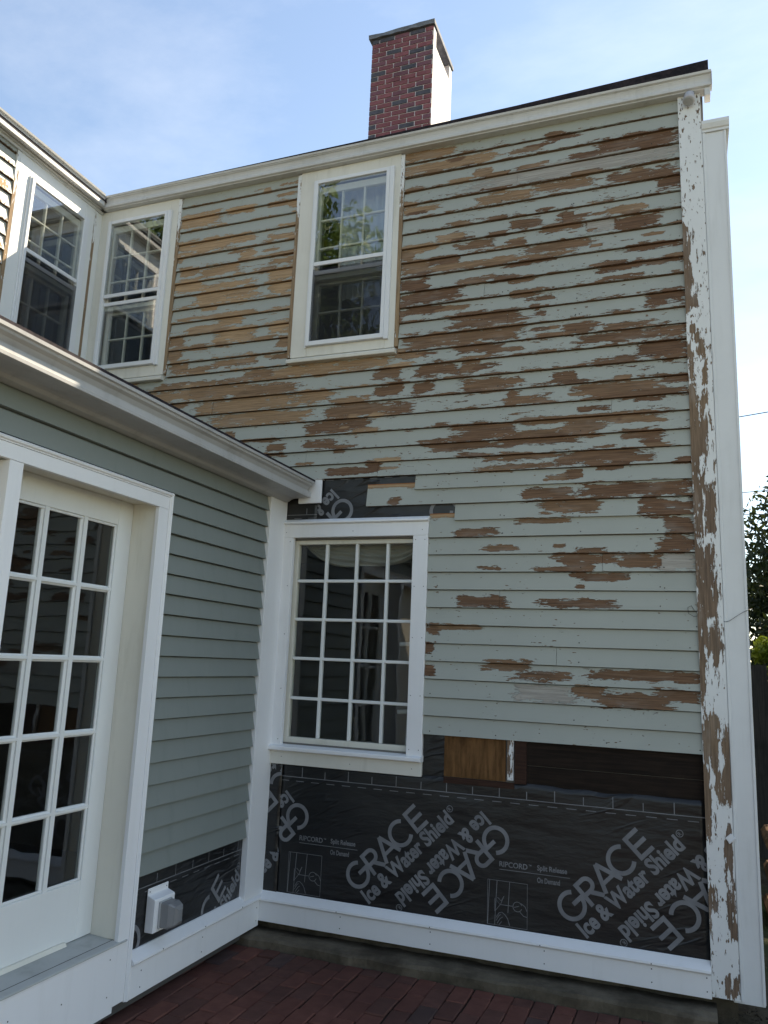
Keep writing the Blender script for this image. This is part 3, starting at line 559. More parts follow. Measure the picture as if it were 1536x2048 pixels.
# ------------------------------------------------------------------ windows
def pane_grid(F, u0, u1, z0, z1, nu, nz, mw, d0, d1, parent, frame_mat, dg):
    pu = (u1-u0-(nu-1)*mw)/nu; pz = (z1-z0-(nz-1)*mw)/nz
    for i in range(1, nu):
        a = u0+i*pu+(i-1)*mw; MB().box(F, a, a+mw, d0, d1, z0, z1).build('muntin', frame_mat, parent, .003)
    for j in range(1, nz):
        a = z0+j*pz+(j-1)*mw; MB().box(F, u0, u1, d0+.0008, d1-.0008, a, a+mw).build('muntin', frame_mat, parent, .003)
    for i in range(nu):
        for j in range(nz):
            a = u0+i*(pu+mw); c = z0+j*(pz+mw)
            MB().box(F, a+.0003, a+pu-.0003, dg, dg+.003, c+.0003, c+pz-.0003).build('pane', 'glass', parent)

def storm_window(F, parent, cu0, cu1, ctop, csill, su0, su1, sz0, sz1, zr, edge=True, sill_ext=.015, cas='old_white', skip_left=False, screen=True):
    q = MB()
    if not skip_left: q.box(F, cu0, su0-.002, -.0115, .022, csill+.045, ctop)
    q.box(F, su1+.002, cu1, -.0115, .022, csill+.045, ctop); q.box(F, (su0 if skip_left else su0-.0015), su1+.0015, -.0115, .0215, sz1+.002, ctop)
    win = q.build('window', cas, parent, .002)
    if edge:       # bare wood showing on the outer edges of the casing
        for a, b_ in (((cu0-.026, cu0-.0005),) if not skip_left else ()) + ((cu1+.0005, cu1+.026),):
            worn_strip('casing_edge', F, a, b_, -.0115, .0205, csill+.05, ctop-.01, 'peeling_white', win, [((a+b_)/2, .03, ctop-.28, csill-.1)], .2, .006, .05, .4)
    s_ = MB(); s_.prism_u(F, [(-.0115, csill), (.05, csill), (.052, csill+.02), (.046, csill+.028), (-.0115, csill+.0445)], cu0-(0 if skip_left else sill_ext), cu1+sill_ext); s_.build('sill', cas, win, .002)
    MB().box(F, su0-.001, su1+.001, -.0116, .020, csill+.046, sz0-.0005).build('sub_sill', cas, win, .002)
    fz = MB(); fz.ring(F, su0, su1, sz0, sz1, .024, .024, .03, .026, .010, .046); fz.build('storm_frame', 'storm_white', win, .0015)
    ja = MB(); ja.box(F, su1+.0005, su1+.030, .022, .043, sz0-.01, sz1+.004); ja.box(F, su0-.012, su0-.0005, .022, .036, sz0-.01, sz1+.004); ja.build('storm_stop', 'storm_white', win, .002)
    MB().box(F, su0+.0245, su1-.0245, .028, .041, zr+.016, zr+.044).build('storm_rail', 'storm_white', win, .002)
    MB().box(F, su0+.0245, su1-.0245, .016, .027, zr-.044, zr-.016).build('storm_rail', 'storm_white', win, .002)
    MB().box(F, su0+.024, su1-.024, .033, .0355, zr+.04, sz1-.026).build('storm_pane', 'storm_glass', win)
    MB().box(F, su0+.024, su1-.024, .020, .0225, sz0+.03, zr-.04).build('storm_pane', 'storm_glass', win)
    if screen: MB().box(F, su0+.0245, su1-.0245, .0415, .0422, sz0+.0305, zr-.010).build('insect_screen', 'insect_screen', win)
    # the old nine-over-six sashes behind
    up0, up1, lo0, lo1 = zr-.075, sz1-.035, sz0+.02, zr-.06
    fu = MB(); fu.ring(F, su0+.004, su1-.004, up0, up1, .036, .036, .034, .05, -.030, .006); us_ = fu.build('upper_sash', 'old_white', win, .002)
    fl = MB(); fl.ring(F, su0+.004, su1-.004, lo0, lo1, .036, .036, .05, .034, -.070, -.034); ls_ = fl.build('lower_sash', 'old_white', win, .002)
    pane_grid(F, su0+.040, su1-.040, up0+.034, up1-.05, 3, 3, .014, -.026, .002, win, 'old_white', -.012)
    pane_grid(F, su0+.040, su1-.040, lo0+.05, lo1-.034, 3, 2, .014, -.066, -.040, win, 'old_white', -.052)
    return win
w1 = storm_window(FM, house, -2.419, -1.680, 4.944, 3.527, -2.30, -1.748, 3.638, 4.850, 4.193)
w1['label'] = 'narrow upper window with white storm sash reflecting a tree'
w2 = storm_window(FM, house, -4.15, -3.437, 4.944, 3.512, -4.055, -3.515, 3.640, 4.846, 4.193, sill_ext=.005, skip_left=False, screen=False)
w2['label'] = 'upper window tucked into the inside corner under the eave'

# lower twenty-pane window in new white casing
q = MB(); q.box(FM, XW+.001, -2.309, -.0115, .020, 1.083, 2.3555); q.box(FM, -1.507, -1.413, -.0115, .020, 1.083, 2.3555); q.box(FM, XW+.001, -1.413, -.0115, .0205, 2.356, 2.440)
lw = q.build('window', 'new_white', house, .0015); lw['label'] = 'twenty pane window in fresh white casing above the black membrane'
q = MB(); q.prism_u(FM, [(-.0115, 2.4745), (.004, 2.474), (.036, 2.455), (.038, 2.446), (.030, 2.4405), (-.0115, 2.4405)], XW+.0015, -1.411); q.build('head_cap', 'new_white', lw, .001)
q = MB(); q.prism_u(FM, [(-.04, 1.095), (.050, 1.082), (.053, 1.076), (.053, 1.060), (.046, 1.056), (-.04, 1.056)], XW+.001, -1.409); q.build('sill', 'new_white', lw, .0015)
MB().box(FM, XW+.0012, -1.414, -.0115, .018, .976, 1.0555).build('apron', 'old_white', lw, .0015)
fz = MB(); fz.ring(FM, -2.338, -1.452, 1.098, 2.3445, .045, .040, .034, .026, -.075, -.030); fz.build('frame', 'cream_white', lw, .002)
MB().box(FM, -2.309, -1.507, -.029, -.0125, 2.3465, 2.3552).build('head_stop', 'cream_white', lw)
pane_grid(FM, -2.2925, -1.4925, 1.1325, 2.318, 4, 5, .018, -.066, -.036, lw, 'door_white', -.055)
nails(FM, [(u, z) for u in (-2.385, -2.33, -1.49, -1.432) for z in (1.12, 1.42, 1.75, 2.05, 2.33)] + [(u, 2.39) for u in (-2.36, -1.9, -1.45)], .0207, lw, .0026)
nails(FM, [(-2.3, 1.02), (-1.85, 1.01), (-1.47, 1.015)], .018, lw, .0026)

# ------------------------------------------------------------------ printed membrane sheets
def text_mesh(s, size, xs=1.0, bold=0.0):
    cu = bpy.data.curves.new('lettering', 'FONT'); cu.body = s; cu.size = size; cu.offset = bold; cu.resolution_u = 4
    o = bpy.data.objects.new('lettering', cu); col.objects.link(o); dg = bpy.context.evaluated_depsgraph_get(); dg.update()
    me = bpy.data.meshes.new_from_object(o.evaluated_get(dg)); bpy.data.objects.remove(o)
    b = bmesh.new(); b.from_mesh(me); bpy.data.meshes.remove(me)
    for v in b.verts: v.co.x *= xs
    xs_ = [v.co.x for v in b.verts]; x0 = min(xs_)
    return [(v.co.x-x0, v.co.y) for v in b.verts], [tuple(v.index for v in f.verts) for f in b.faces], max(xs_)-x0
P2V = []; P2F = []
def put(vs, fs, ox=0, oy=0, ang=0.0, s=1.0):
    n = len(P2V); c, d = math.cos(ang)*s, math.sin(ang)*s
    for (x, y) in vs: P2V.append((ox+x*c-y*d, oy+x*d+y*c))
    for f in fs: P2F.append(tuple(i+n for i in f))
def stroke(pts, wd, closed=False):
    vs = []; n = len(pts)
    for i, p in enumerate(pts):
        a = pts[i-1] if (i or closed) else p; b = pts[(i+1) % n] if (i < n-1 or closed) else p
        tx, ty = b[0]-a[0], b[1]-a[1]; l = math.hypot(tx, ty) or 1; nx_, ny_ = -ty/l*wd/2, tx/l*wd/2
        vs += [(p[0]+nx_, p[1]+ny_), (p[0]-nx_, p[1]-ny_)]
    m_ = n if closed else n-1
    return vs, [(2*i, 2*i+1, (2*i+3) % (2*n), (2*i+2) % (2*n)) for i in range(m_)]
def arc(cx, cy, r, a0, a1, n=26): return [(cx+r*math.cos(R(a0+(a1-a0)*i/n)), cy+r*math.sin(R(a0+(a1-a0)*i/n))) for i in range(n+1)]
def grace():
    """the big geometric capitals, cap height .133, as strokes"""
    t = .0215; S_ = []
    S_.append(stroke(arc(.075, .0665, .064, 48, 360), t)); S_.append(stroke([(.148, .0665), (.083, .0665)], t))
    x = .158; S_.append(stroke([(x, 0), (x, .133)], t)); S_.append(stroke([(x, .122)]+arc(x+.043, .0905, .032, 90, -90, 14)+[(x, .0585)], t)); S_.append(stroke([(x+.035, .058), (x+.082, 0)], t))
    x = .252; S_.append(stroke([(x, 0), (x+.056, .133)], t)); S_.append(stroke([(x+.056, .133), (x+.112, 0)], t)); S_.append(stroke([(x+.02, .042), (x+.092, .042)], t*.9))
    S_.append(stroke(arc(.425, .0665, .064, 45, 315), t))
    x = .511; S_.append(stroke([(x, 0), (x, .133)], t))
    for yy in (.0105, .0665, .1225): S_.append(stroke([(x, yy), (x+.082, yy)], t))
    return S_
GR = grace()
TI = text_mesh('Ice & Water Shield', .1, 1.0, .0036)
ki = .69/TI[2]
def block(ox, oy, ix, iy, ang):
    for vs, fs in GR: put(vs, fs, ox, oy, ang)
    put([(x*ki, y*1.12) for x, y in TI[0]], TI[1], ix, iy, ang)
    c, d = math.cos(ang), math.sin(ang); px, py = .715, .062
    cx, cy = ix+px*c-py*d, iy+px*d+py*c
    put(*stroke(arc(0, 0, .0165, 0, 348, 20), .0035, True), cx, cy, ang)
    tr = text_mesh('R', .026, .9, .0004); put(tr[0], tr[1], cx-.008*c+.009*d, cy-.008*d-.009*c, ang)
T1 = text_mesh('RIPCORD', .036, .62, .0006); T2 = text_mesh('Split Release', .036, .6, .0009); T3 = text_mesh('On Demand', .036, .6, .0009); TM = text_mesh('TM', .012, .9, .0002)
PITCHX = 1.192; A45 = R(45.4)
for n_ in range(-2, 3):
    X0 = n_*PITCHX
    block(X0-1.781, .312, X0-1.704, .267, A45); block(X0-.981, .785, X0-1.065, .825, A45+math.pi)
    sx = .150/T1[2]; put([(x*sx, y*1.05) for x, y in T1[0]], T1[1], X0-2.156, .556); put(TM[0], TM[1], X0-2.000, .575)
    sx = .155/T2[2]; put([(x*sx, y) for x, y in T2[0]], T2[1], X0-1.955, .560); sx = .118/T3[2]; put([(x*sx, y) for x, y in T3[0]], T3[1], X0-1.955, .500)
    put([(0, 0), (.37, 0), (.37, .003), (0, .003)], [(0, 1, 2, 3)], X0-2.156, .540)
    lw_ = .0030     # ripcord pictogram: panel, cord and two hands
    for pts, cl in (([(-2.218, .484), (-2.006, .484), (-2.006, .264), (-2.218, .264)], True), ([(-2.208, .484), (-2.216, .264)], False), ([(-2.168, .484), (-2.178, .264)], False), ([(-2.100, .484), (-2.108, .33)], False),
                    ([(-2.178, .33), (-2.178, .395), (-2.150, .365), (-2.178, .33)], False), ([(-2.165, .40), (-2.145, .385), (-2.13, .41), (-2.148, .366)], False), ([(-2.150, .366), (-2.085, .366)], False),
                    (arc(-2.058, .366, .024, 20, 340, 12), False), ([(-2.04, .385), (-2.018, .372), (-2.008, .35)], False), ([(-2.045, .343), (-2.025, .325), (-2.008, .322)], False), ([(-2.05, .37), (-2.075, .362)], False),
                    ([(-2.17, .30), (-2.155, .325), (-2.14, .33), (-2.122, .318), (-2.108, .30), (-2.098, .27)], False), ([(-2.17, .285), (-2.156, .31), (-2.146, .318)], False), ([(-2.165, .272), (-2.148, .298), (-2.136, .306)], False), ([(-2.155, .266), (-2.14, .285)], False)):
        put(*stroke([(x+X0, y) for x, y in pts], lw_, cl))
    for j in range(8):      # nailing rule: line, ticks, dashes
        xx = X0-2.162+j*.149; hgt = .056 if j % 2 == 0 else .040
        put([(-.0022, 0), (.0022, 0), (.0022, hgt), (-.0022, hgt)], [(0, 1, 2, 3)], xx, .908); 
    for j in range(12): put([(0, 0), (.052, 0), (.052, .0035), (0, .0035)], [(0, 1, 2, 3)], X0-2.30+j*.0995, .8815)
    put([(0, 0), (PITCHX, 0), (PITCHX, .004), (0, .004)], [(0, 1, 2, 3)], X0-2.162, .904)

def wrinkle(u, z, sd): return .0030*noise.noise((u*2.4+sd, z*7.0+u*2.6, sd))+.0007*noise.noise((u*8+sd, z*14, sd+3))
def membrane(F, parent, u0, u1, z0, z1, off, d, sd, top_wave=0.0, name='membrane_sheet', label=None):
    nu = max(4, int((u1-u0)/.03)); nz = max(4, int((z1-z0)/.03)); vs = []
    for j in range(nz+1):
        for i in range(nu+1):
            u = u0+(u1-u0)*i/nu; zt = z1+top_wave*(noise.noise((u*3.3, sd, 0))*.6+noise.noise((u*9., sd, 2))*.3); z = z0+(zt-z0)*j/nz
            vs.append(F(u, d+wrinkle(u, z, sd), z))
    n = nu+1; me = bpy.data.meshes.new(name)
    fs = [(j*n+i, j*n+i+1, (j+1)*n+i+1, (j+1)*n+i) for j in range(nz) for i in range(nu)]
    border = [i for i in range(n)] + [j*n+nu for j in range(1, nz+1)] + [nz*n+i for i in range(nu-1, -1, -1)] + [j*n for j in range(nz-1, 0, -1)]
    b = len(vs); L_ = len(border)
    for q_ in border: vs.append(Vector(vs[q_])-F.d*.0025)
    fs += [(border[(q_+1) % L_], border[q_], b+q_, b+(q_+1) % L_) for q_ in range(L_)]
    me.from_pydata([tuple(v) for v in vs], [], fs); me.polygons.foreach_set('use_smooth', [True]*len(me.polygons))
    o = link(name, me, 'membrane', parent)
    if label: o['label'] = label
    # print: clip the repeating artwork to this sheet
    b = bmesh.new(); bv = [b.verts.new((x+off[0], y+off[1], 0)) for x, y in P2V]
    lo = (u0-.9, u1+.9)
    for f in P2F:
        if any(lo[0] < bv[i].co.x < lo[1] for i in f):
            try: b.faces.new([bv[i] for i in f])
            except ValueError: pass
    for v in [v for v in b.verts if not v.link_faces]: b.verts.remove(v)
    for co, no in (((u0+.002, 0, 0), (-1, 0, 0)), ((u1-.002, 0, 0), (1, 0, 0)), ((0, z0+.001, 0), (0, -1, 0)), ((0, z1-.004-top_wave*.4, 0), (0, 1, 0))):
        bmesh.ops.bisect_plane(b, geom=b.verts[:]+b.edges[:]+b.faces[:], plane_co=co, plane_no=no, clear_outer=True)
    if b.verts:
        lay = {}
        for v in b.verts: u, z = v.co.x, v.co.y; v.co = F(u, d+wrinkle(u, z, sd)+.0017, z)
        pm = bpy.data.meshes.new('print'); b.to_mesh(pm); link('print', pm, 'membrane_print', o)
    b.free(); return o
membrane(FM, house, -2.300, .0705, .235, .985, (0, 0), -.0025, 1.0, .03, label='black printed underlayment sheet above the white skirt')
membrane(FM, house, XW+.002, -2.296, .46, .985, (-1.069+PITCHX*0, .417), .0012, 2.0)
membrane(FM, house, XW+.002, -2.285, .235, .475, (-.69, .06), .0030, 5.0)
membrane(FM, house, -2.165, -1.24, 2.44, 2.752, (-1.004, 1.842), -.0045, 3.0, 0)
membrane(FM, house, XW+.002, -2.16, 2.44, 2.752, (-2.31, 1.60), -.0062, 4.0, 0)

# ================================================================== LOW WING
wing = thing('low_wing', (-3.6, -1.5, 0), 'low side wing with smooth sage clapboards and a glazed door', 'wing')
rw = random.Random(21)
for k_ in range(20):
    z0 = .583+k_*.1007
    clapboard(FW, (-1.195 if k_ < 18 else -3.2), -.2165, z0, z0+.1007, 2.588, 'wing_sage', wing, False, rw, .012, .024)
wl = MB(); holed_wall(wl, FW, -3.2, .012, 0.02, 2.75, [(-3.15, -1.27, .34, 2.33)], -.16, -.012)
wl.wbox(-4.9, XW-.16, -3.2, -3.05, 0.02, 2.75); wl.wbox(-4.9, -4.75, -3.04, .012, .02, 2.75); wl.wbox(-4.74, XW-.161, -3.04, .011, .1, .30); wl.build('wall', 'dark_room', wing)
MB().box(FW, -.215, -.0005, -.0115, .033, .24, 2.60).build('corner_board', 'new_white', wing, .002)
ww = water_table(FW, -1.196, -.0325, .262, .068, wing)
nails(FW, [(u, z) for u in (-1.12, -.62, -.06) for z in (.10, .17)], .031, ww); nails(FW, [(u, .222) for u in (-.98, -.62, -.25)], .0455, ww)
membrane(FW, wing, -1.195, -.216, .25, .60, (1.0, -.387), -.003, 6.0)
# soffit, crown and gutter
q = MB(); q.prism_u(FW, [(-.0115, 2.605), (-.0115, 2.640), (.21, 2.640), (.21, 2.612), (.095, 2.606), (.075, 2.600), (.058, 2.588), (.03, 2.583), (.0145, 2.583), (.0145, 2.590)], -3.2, -.031)
q.build('soffit', 'wing_gutter', wing)
gprof = [(0.115, 2.613), (.196, 2.607), (.202, 2.603), (.212, 2.605), (.214, 2.618), (.206, 2.623), (.199, 2.632), (.202, 2.650), (.216, 2.668), (.232, 2.677), (.236, 2.686), (.246, 2.690), (.248, 2.703), (.238, 2.705), (.234, 2.690), (.12, 2.66), (.115, 2.66)]
q = MB(); q.prism_u(FW, gprof, -3.25, -.066); wg = q.build('gutter', 'wing_gutter', wing)
q = MB(); q.prism_u(FW, [(d, z) for d, z in gprof], -.0655, -.0635); q.build('end_cap', 'steel', wg)
MB().box(FM, -2.285, -2.128, .0145, .031, 2.574, 2.724).build('return_board', 'new_white', wing, .002)
q = MB(); q.box(FM, -2.30, -2.124, -.005, .034, 2.7245, 2.730); q.build('flashing', 'steel', wing)
rf = MB(); rf.prism_u(FW, [(.235, 2.708), (.235, 2.722), (XU-XW+.012, 3.36), (XU-XW+.012, 3.30), (.10, 2.665)], -3.28, -.016); rf.build('roof', 'shingle', wing)

# glazed door in its deep opening
DF = Frame((-2.545, 0, 0), (0, 1, 0), (1, 0, 0))
q = MB(); y0, y1, zb, zt = -2.152, -1.2875, .350, 2.322
gy0, gy1, gz0, gz1 = -2.0575, -1.388, .594, 2.201
q.box(DF, y0, gy0, -.04, 0, zb, zt); q.box(DF, gy1, y1, -.04, 0, zb, zt); q.box(DF, gy0+.0003, gy1-.0003, -.0395, -.0004, zb, gz0); q.box(DF, gy0+.0003, gy1-.0003, -.0395, -.0004, gz1, zt)
door = q.build('door', 'door_white', wing, .002); door['label'] = 'white glazed door of fifteen panes above a solid kick rail'
cw = .1925; mwid = (gy1-gy0-3*cw)/2; rh = (gz1-gz0-4*.029)/5
for i in (1, 2):
    a = gy0+i*cw+(i-1)*mwid
    q = MB(); q.prism_z(DF, [(a, -.032), (a, -.016), (a+.010, -.010), (a+.011, -.003), (a+mwid-.011, -.003), (a+mwid-.010, -.010), (a+mwid, -.016), (a+mwid, -.032)], gz0, gz1); q.build('muntin', 'door_white', door)
for j in (1, 2, 3, 4):
    a = gz0+j*rh+(j-1)*.029
    q = MB(); q.prism_u(DF, [(-.031, a), (-.0165, a), (-.0105, a+.008), (-.0038, a+.009), (-.0038, a+.02), (-.0105, a+.021), (-.0165, a+.029), (-.031, a+.029)], gy0, gy1); q.build('muntin', 'door_white', door)
for i in range(3):
    for j in range(5):
        a = gy0+i*(cw+mwid); c = gz0+j*(rh+.029)
        MB().box(DF, a-.001, a+cw+.001, -.026, -.022, c-.001, c+rh+.001).build('pane', 'glass', door)
q = MB(); q.ring(DF, gy0, gy1, gz0, gz1, .012, .012, .012, .012, -.018, -.006); q.build('glazing_bead', 'door_white', door, .003)
# jambs, head, casing, backband, mullion post, kick board, sill
q = MB(); q.box(FW, -1.2870, -1.2620, -.19, -.0005, .34, 2.3295); q.box(FW, -3.14, -1.2875, -.19, -.0006, 2.3225, 2.3295); q.build('jamb', 'cream_white', wing, .002)
q = MB(); q.box(FW, -1.295, -1.2205, 0, .022, .075, 2.3045); q.box(FW, -3.2, -1.2205, 0, .0222, 2.305, 2.366); q.build('door_casing', 'new_white', wing, .0015)
q = MB(); bb = [(0, 0), (0, .030), (.006, .036), (.012, .034), (.016, .026), (.020, .026), (.020, 0)]
q.prism_z(FW, [(-1.200-a, d) for a, d in bb], .07, 2.3885); q.build('backband', 'new_white', wing)
q = MB(); q.prism_u(FW, [(d, 2.389-a*1.1) for a, d in bb], -3.2, -1.2005); q.build('backband', 'new_white', wing)
q = MB(); q.box(FW, -2.222, -2.153, -.15, .020, .345, 2.3046); q.build('mullion_post', 'new_white', wing, .002)
q = MB(); q.box(FW, -3.14, -2.223, -.150, -.140, .345, 2.322); q.build('fixed_panel', 'cream_white', wing)
q = MB(); q.box(FW, -3.2, -1.2955, -.0115, .0235, .052, .328); kb = q.build('kick_board', 'new_white', wing, .0015)
nails(FW, [(-1.34, .13), (-1.34, .28), (-1.62, .20), (-1.62, .10), (-1.9, .24)], .0235, kb, .003)
q = MB(); q.prism_u(FW, [(-.18, .3285), (-.18, .349), (.020, .338), (.030, .335), (.031, .3285)], -3.14, -1.2875); q.box(FW, -1.287, -1.24, .0225, .031, .3287, .3349); q.build('door_sill', 'sill_grey', wing, .001)
q = MB(); q.prism_u(FW, [(-.136, .3475), (-.136, .362), (-.124, .362), (-.116, .3465)], -2.15, -1.46); q.build('door_sweep', 'cream_white', wing)

# ================================================================== UPPER WING
upw = thing('upper_wing', (-4.6, -1.2, 0), 'sunlit upper wing wall with window meeting the peeling wall at the inside corner', 'wing')
ru = random.Random(31)
for k_ in range(17):
    z0 = 3.27+k_*.1015
    clapboard(FU, -3.4, -.858, z0, z0+.1015, 4.948, 'peeling_sage', upw, True, ru, patches=[(-1.25, -.92, 4.62, .03, .1), (-2.1, -1.4, 4.3, .03, .2), (-1.2, -.9, 4.2, .02, .1), (-2.6, -2.0, 4.7, .03, .2)])
uw = MB(); holed_wall(uw, FU, -3.6, .012, 2.76, 5.0, [(-.735, -.20, 3.66, 4.80)], -.15, -.012); uw.wbox(-7.9, XU-.151, -3.6, -3.45, 2.9, 5.0); uw.wbox(-7.9, XU-.151, -3.44, -.002, 4.93, 5.0); uw.wbox(-7.9, XU-.151, -3.44, -.002, 2.76, 2.86); uw.wbox(-6.2, -6.1, -3.44, -.002, 2.861, 4.929)
uw.build('wall', 'room_wall', upw)
w3 = storm_window(FU, upw, -.84, -.105, 4.944, 3.53, -.735, -.20, 3.66, 4.80, 4.24, cas='door_white'); w3['label'] = 'upper wing window with storm sash beside the inside corner'
MB().box(FU, -.104, -.006, -.0115, .017, 3.34, 4.944).build('corner_board', 'door_white', upw, .002)
q = MB(); q.add(*profile_run(Frame((XU, 0, 0), (0, -1, 0), (1, 0, 0)), [(d+.018, z) for d, z in gp], 0.0, 3.7, 1.0)); q.build('gutter', 'gutter_white', upw)
q = MB(); q.box(FU, -3.6, -.07, -.0108, .046, 4.9465, 4.958); q.box(FU, -3.6, -.025, .0, .030, 4.925, 4.9462); q.build('soffit', 'gutter_white', upw)
q = MB(); q.add([(XU+.08, -3.7, 5.0), (XU+.08, 0.2, 5.0), (-7.9, .2, 7.2), (-7.9, -3.7, 7.2), (XU+.083, -3.7, 5.028), (XU+.083, .2, 5.028), (-7.9, .2, 7.26), (-7.9, -3.7, 7.26)], [(0, 1, 2, 3), (7, 6, 5, 4), (0, 4, 5, 1), (1, 5, 6, 2), (2, 6, 7, 3), (3, 7, 4, 0)]); q.build('roof', 'shingle', upw)

# ================================================================== SMALL THINGS
# outdoor socket in a clear cover on a white mounting block
so_ = thing('outdoor_socket', (XW, -.99, .3), 'outdoor power socket under clear bubble cover on white block', 'socket')
q = MB(); q.prism_u(FW, [(0.0, .505), (.006, .505), (.006, .475), (.045, .462), (.048, .455), (.048, .315), (0.0, .315)], -1.082, -.925); q.build('mounting_block', 'new_white', so_, .002)
q = MB(); q.box(FW, -1.052, -.955, .0485, .058, .328, .448); q.build('socket_plate', 'plastic_grey', so_, .003)
q = MB(); n = 5; prof = []
u0, u1, z0, z1 = -1.048, -.958, .332, .444
vs = []; 
for t, (ins, d) in enumerate(((0, .0585), (0, .100), (.012, .128), (.030, .140))):
    vs += [FW(u0+ins, d, z0+ins), FW(u1-ins, d, z0+ins), FW(u1-ins, d, z1-ins), FW(u0+ins, d, z1-ins)]
fs = [(t*4+i, t*4+(i+1) % 4, t*4+4+(i+1) % 4, t*4+4+i) for t in range(3) for i in range(4)] + [(12, 13, 14, 15)]
q.add(vs, fs); cvr = q.build('bubble_cover', 'clear_plastic', so_, .006)
nails(FW, [(-1.07, .49), (-.94, .49), (-1.065, .335), (-.935, .335)], .0062, so_, .003)
# spotlight under the eave
sp = thing('eave_spotlight', (.118, -.07, 4.94), 'small grey round spotlight under the eave end', 'spotlight')
c0 = Vector((.118, -.052, 4.938)); ax = Vector((-.12, -.30, -.95)).normalized()
q = MB(); q.tube([c0-ax*.004, c0+ax*.012, c0+ax*.016, c0+ax*.066, c0+ax*.07], [.014, .014, .029, .034, .030], 16); q.build('housing', 'spot_metal', sp, 0, True)
q = MB(); q.tube([c0+ax*.0705, c0+ax*.073], [.028, .026], 16); q.build('lens', 'plastic_grey', sp)
# metal clip hanging on the corner board
cl = thing('metal_clip', (.165, -.02, .85), 'small bent metal clip nailed to the flaking corner board', 'clip')
Fc = Frame((.148, 0, .855), (.82, 0, -.57), (0, -1, 0))
def crot(mb, u0, u1, d0, d1, z0, z1):
    a = Vector((.66, 0, -.75)); b_ = Vector((.75, 0, .66)); o_ = Vector((.145, 0, .865)); dd = Vector((0, -1, 0))
    mb.add([o_+a*u+b_*z+dd*d for u in (u0, u1) for d in (d0, d1) for z in (z0, z1)], [(0, 1, 3, 2), (4, 6, 7, 5), (0, 4, 5, 1), (2, 3, 7, 6), (0, 2, 6, 4), (1, 5, 7, 3)])
q = MB(); crot(q, 0, .055, .0195, .0225, -.016, .016); q.build('strap', 'steel', cl, .0005)
q = MB(); crot(q, .035, .062, .0228, .032, -.018, .018); crot(q, .058, .066, .022, .036, -.02, .02); q.build('buckle', 'storm_white', cl, .001)
# stray wire across the boxed trim, ending in a loop on the boards
q = MB(); q.tube([(.05, -.021, 1.93), (.035, -.024, 1.955), (.018, -.023, 1.945), (.02, -.022, 1.915), (.045, -.022, 1.90), (.09, -.024, 1.905), (.15, -.024, 1.885), (.197, -.018, 1.875), (.215, -.018, 1.88), (.25, -.022, 1.905), (.28, -.020, 1.925), (.31, -.010, 1.94), (.33, .08, 1.95)], .0013, 6)
tag(q.build('stray_wire', 'rubber_black', smooth=True), 'thin dark wire looped on the clapboards and crossing the white boxed trim', 'wire')
# swag curtain in the lower window
def cloth(name, F, fn, nu, nz, mat, lab):
    vs = [fn(i/nu, j/nz) for j in range(nz+1) for i in range(nu+1)]; n = nu+1
    b = len(vs); vs2 = [Vector(v)-F.d*.003 for v in vs]
    fs = [(j*n+i, j*n+i+1, (j+1)*n+i+1, (j+1)*n+i) for j in range(nz) for i in range(nu)]; fs += [tuple(b+i for i in reversed(f)) for f in fs]
    me = bpy.data.meshes.new(name); me.from_pydata([tuple(v) for v in vs+vs2], [], fs); me.polygons.foreach_set('use_smooth', [True]*len(me.polygons))
    return tag(link(name, me, mat), lab, 'curtain')
def swag(a, b_):
    u = -2.30+a*.84; sag = .165*(1-abs(2*a-1)**2.0)+.01
    z = 2.345-b_*sag; return FM(u, -.13+.018*math.sin(b_*26+3*math.sin(a*6.28))*b_, z-.02*b_*math.sin(a*9))
cloth('swag_curtain', FM, swag, 40, 26, 'curtain', 'pale swag curtain draped across the top of the twenty pane window')
cloth('hanging_curtain', FU, lambda a, b_: FU(-.80+a*.66, -.21+.022*math.sin(a*46+2*math.sin(a*9)), 3.62+b_*.62), 90, 6, 'curtain_grey', 'grey pleated curtain behind the sunlit wing window')
cloth('sheer_curtain', FM, lambda a, b_: FM(-2.16+a*.40, -.125+.012*math.sin(a*34+2*math.sin(a*7)), 4.02+b_*.88), 60, 6, 'sheer', 'pale sheer curtain behind the narrow upper window')
# slim white clothes stand seen through the lower window
st = thing('white_stand', (-1.56, .45, .2), 'slim white metal stand seen through the twenty pane window', 'stand')
q = MB(); q.tube([(-1.68, .40, .2), (-1.62, .42, 2.02)], .011, 8); q.build('upright', 'storm_white', st)
for zz_ in (1.30, 1.72): q = MB(); q.tube([(-1.70, .36, zz_), (-1.50, .50, zz_+.01)], .013, 8); q.build('crossbar', 'storm_white', st)
q = MB(); q.tube([(-1.95, .35, .21), (-1.68, .40, .24), (-1.42, .45, .21)], .012, 8); q.build('foot', 'storm_white', st)

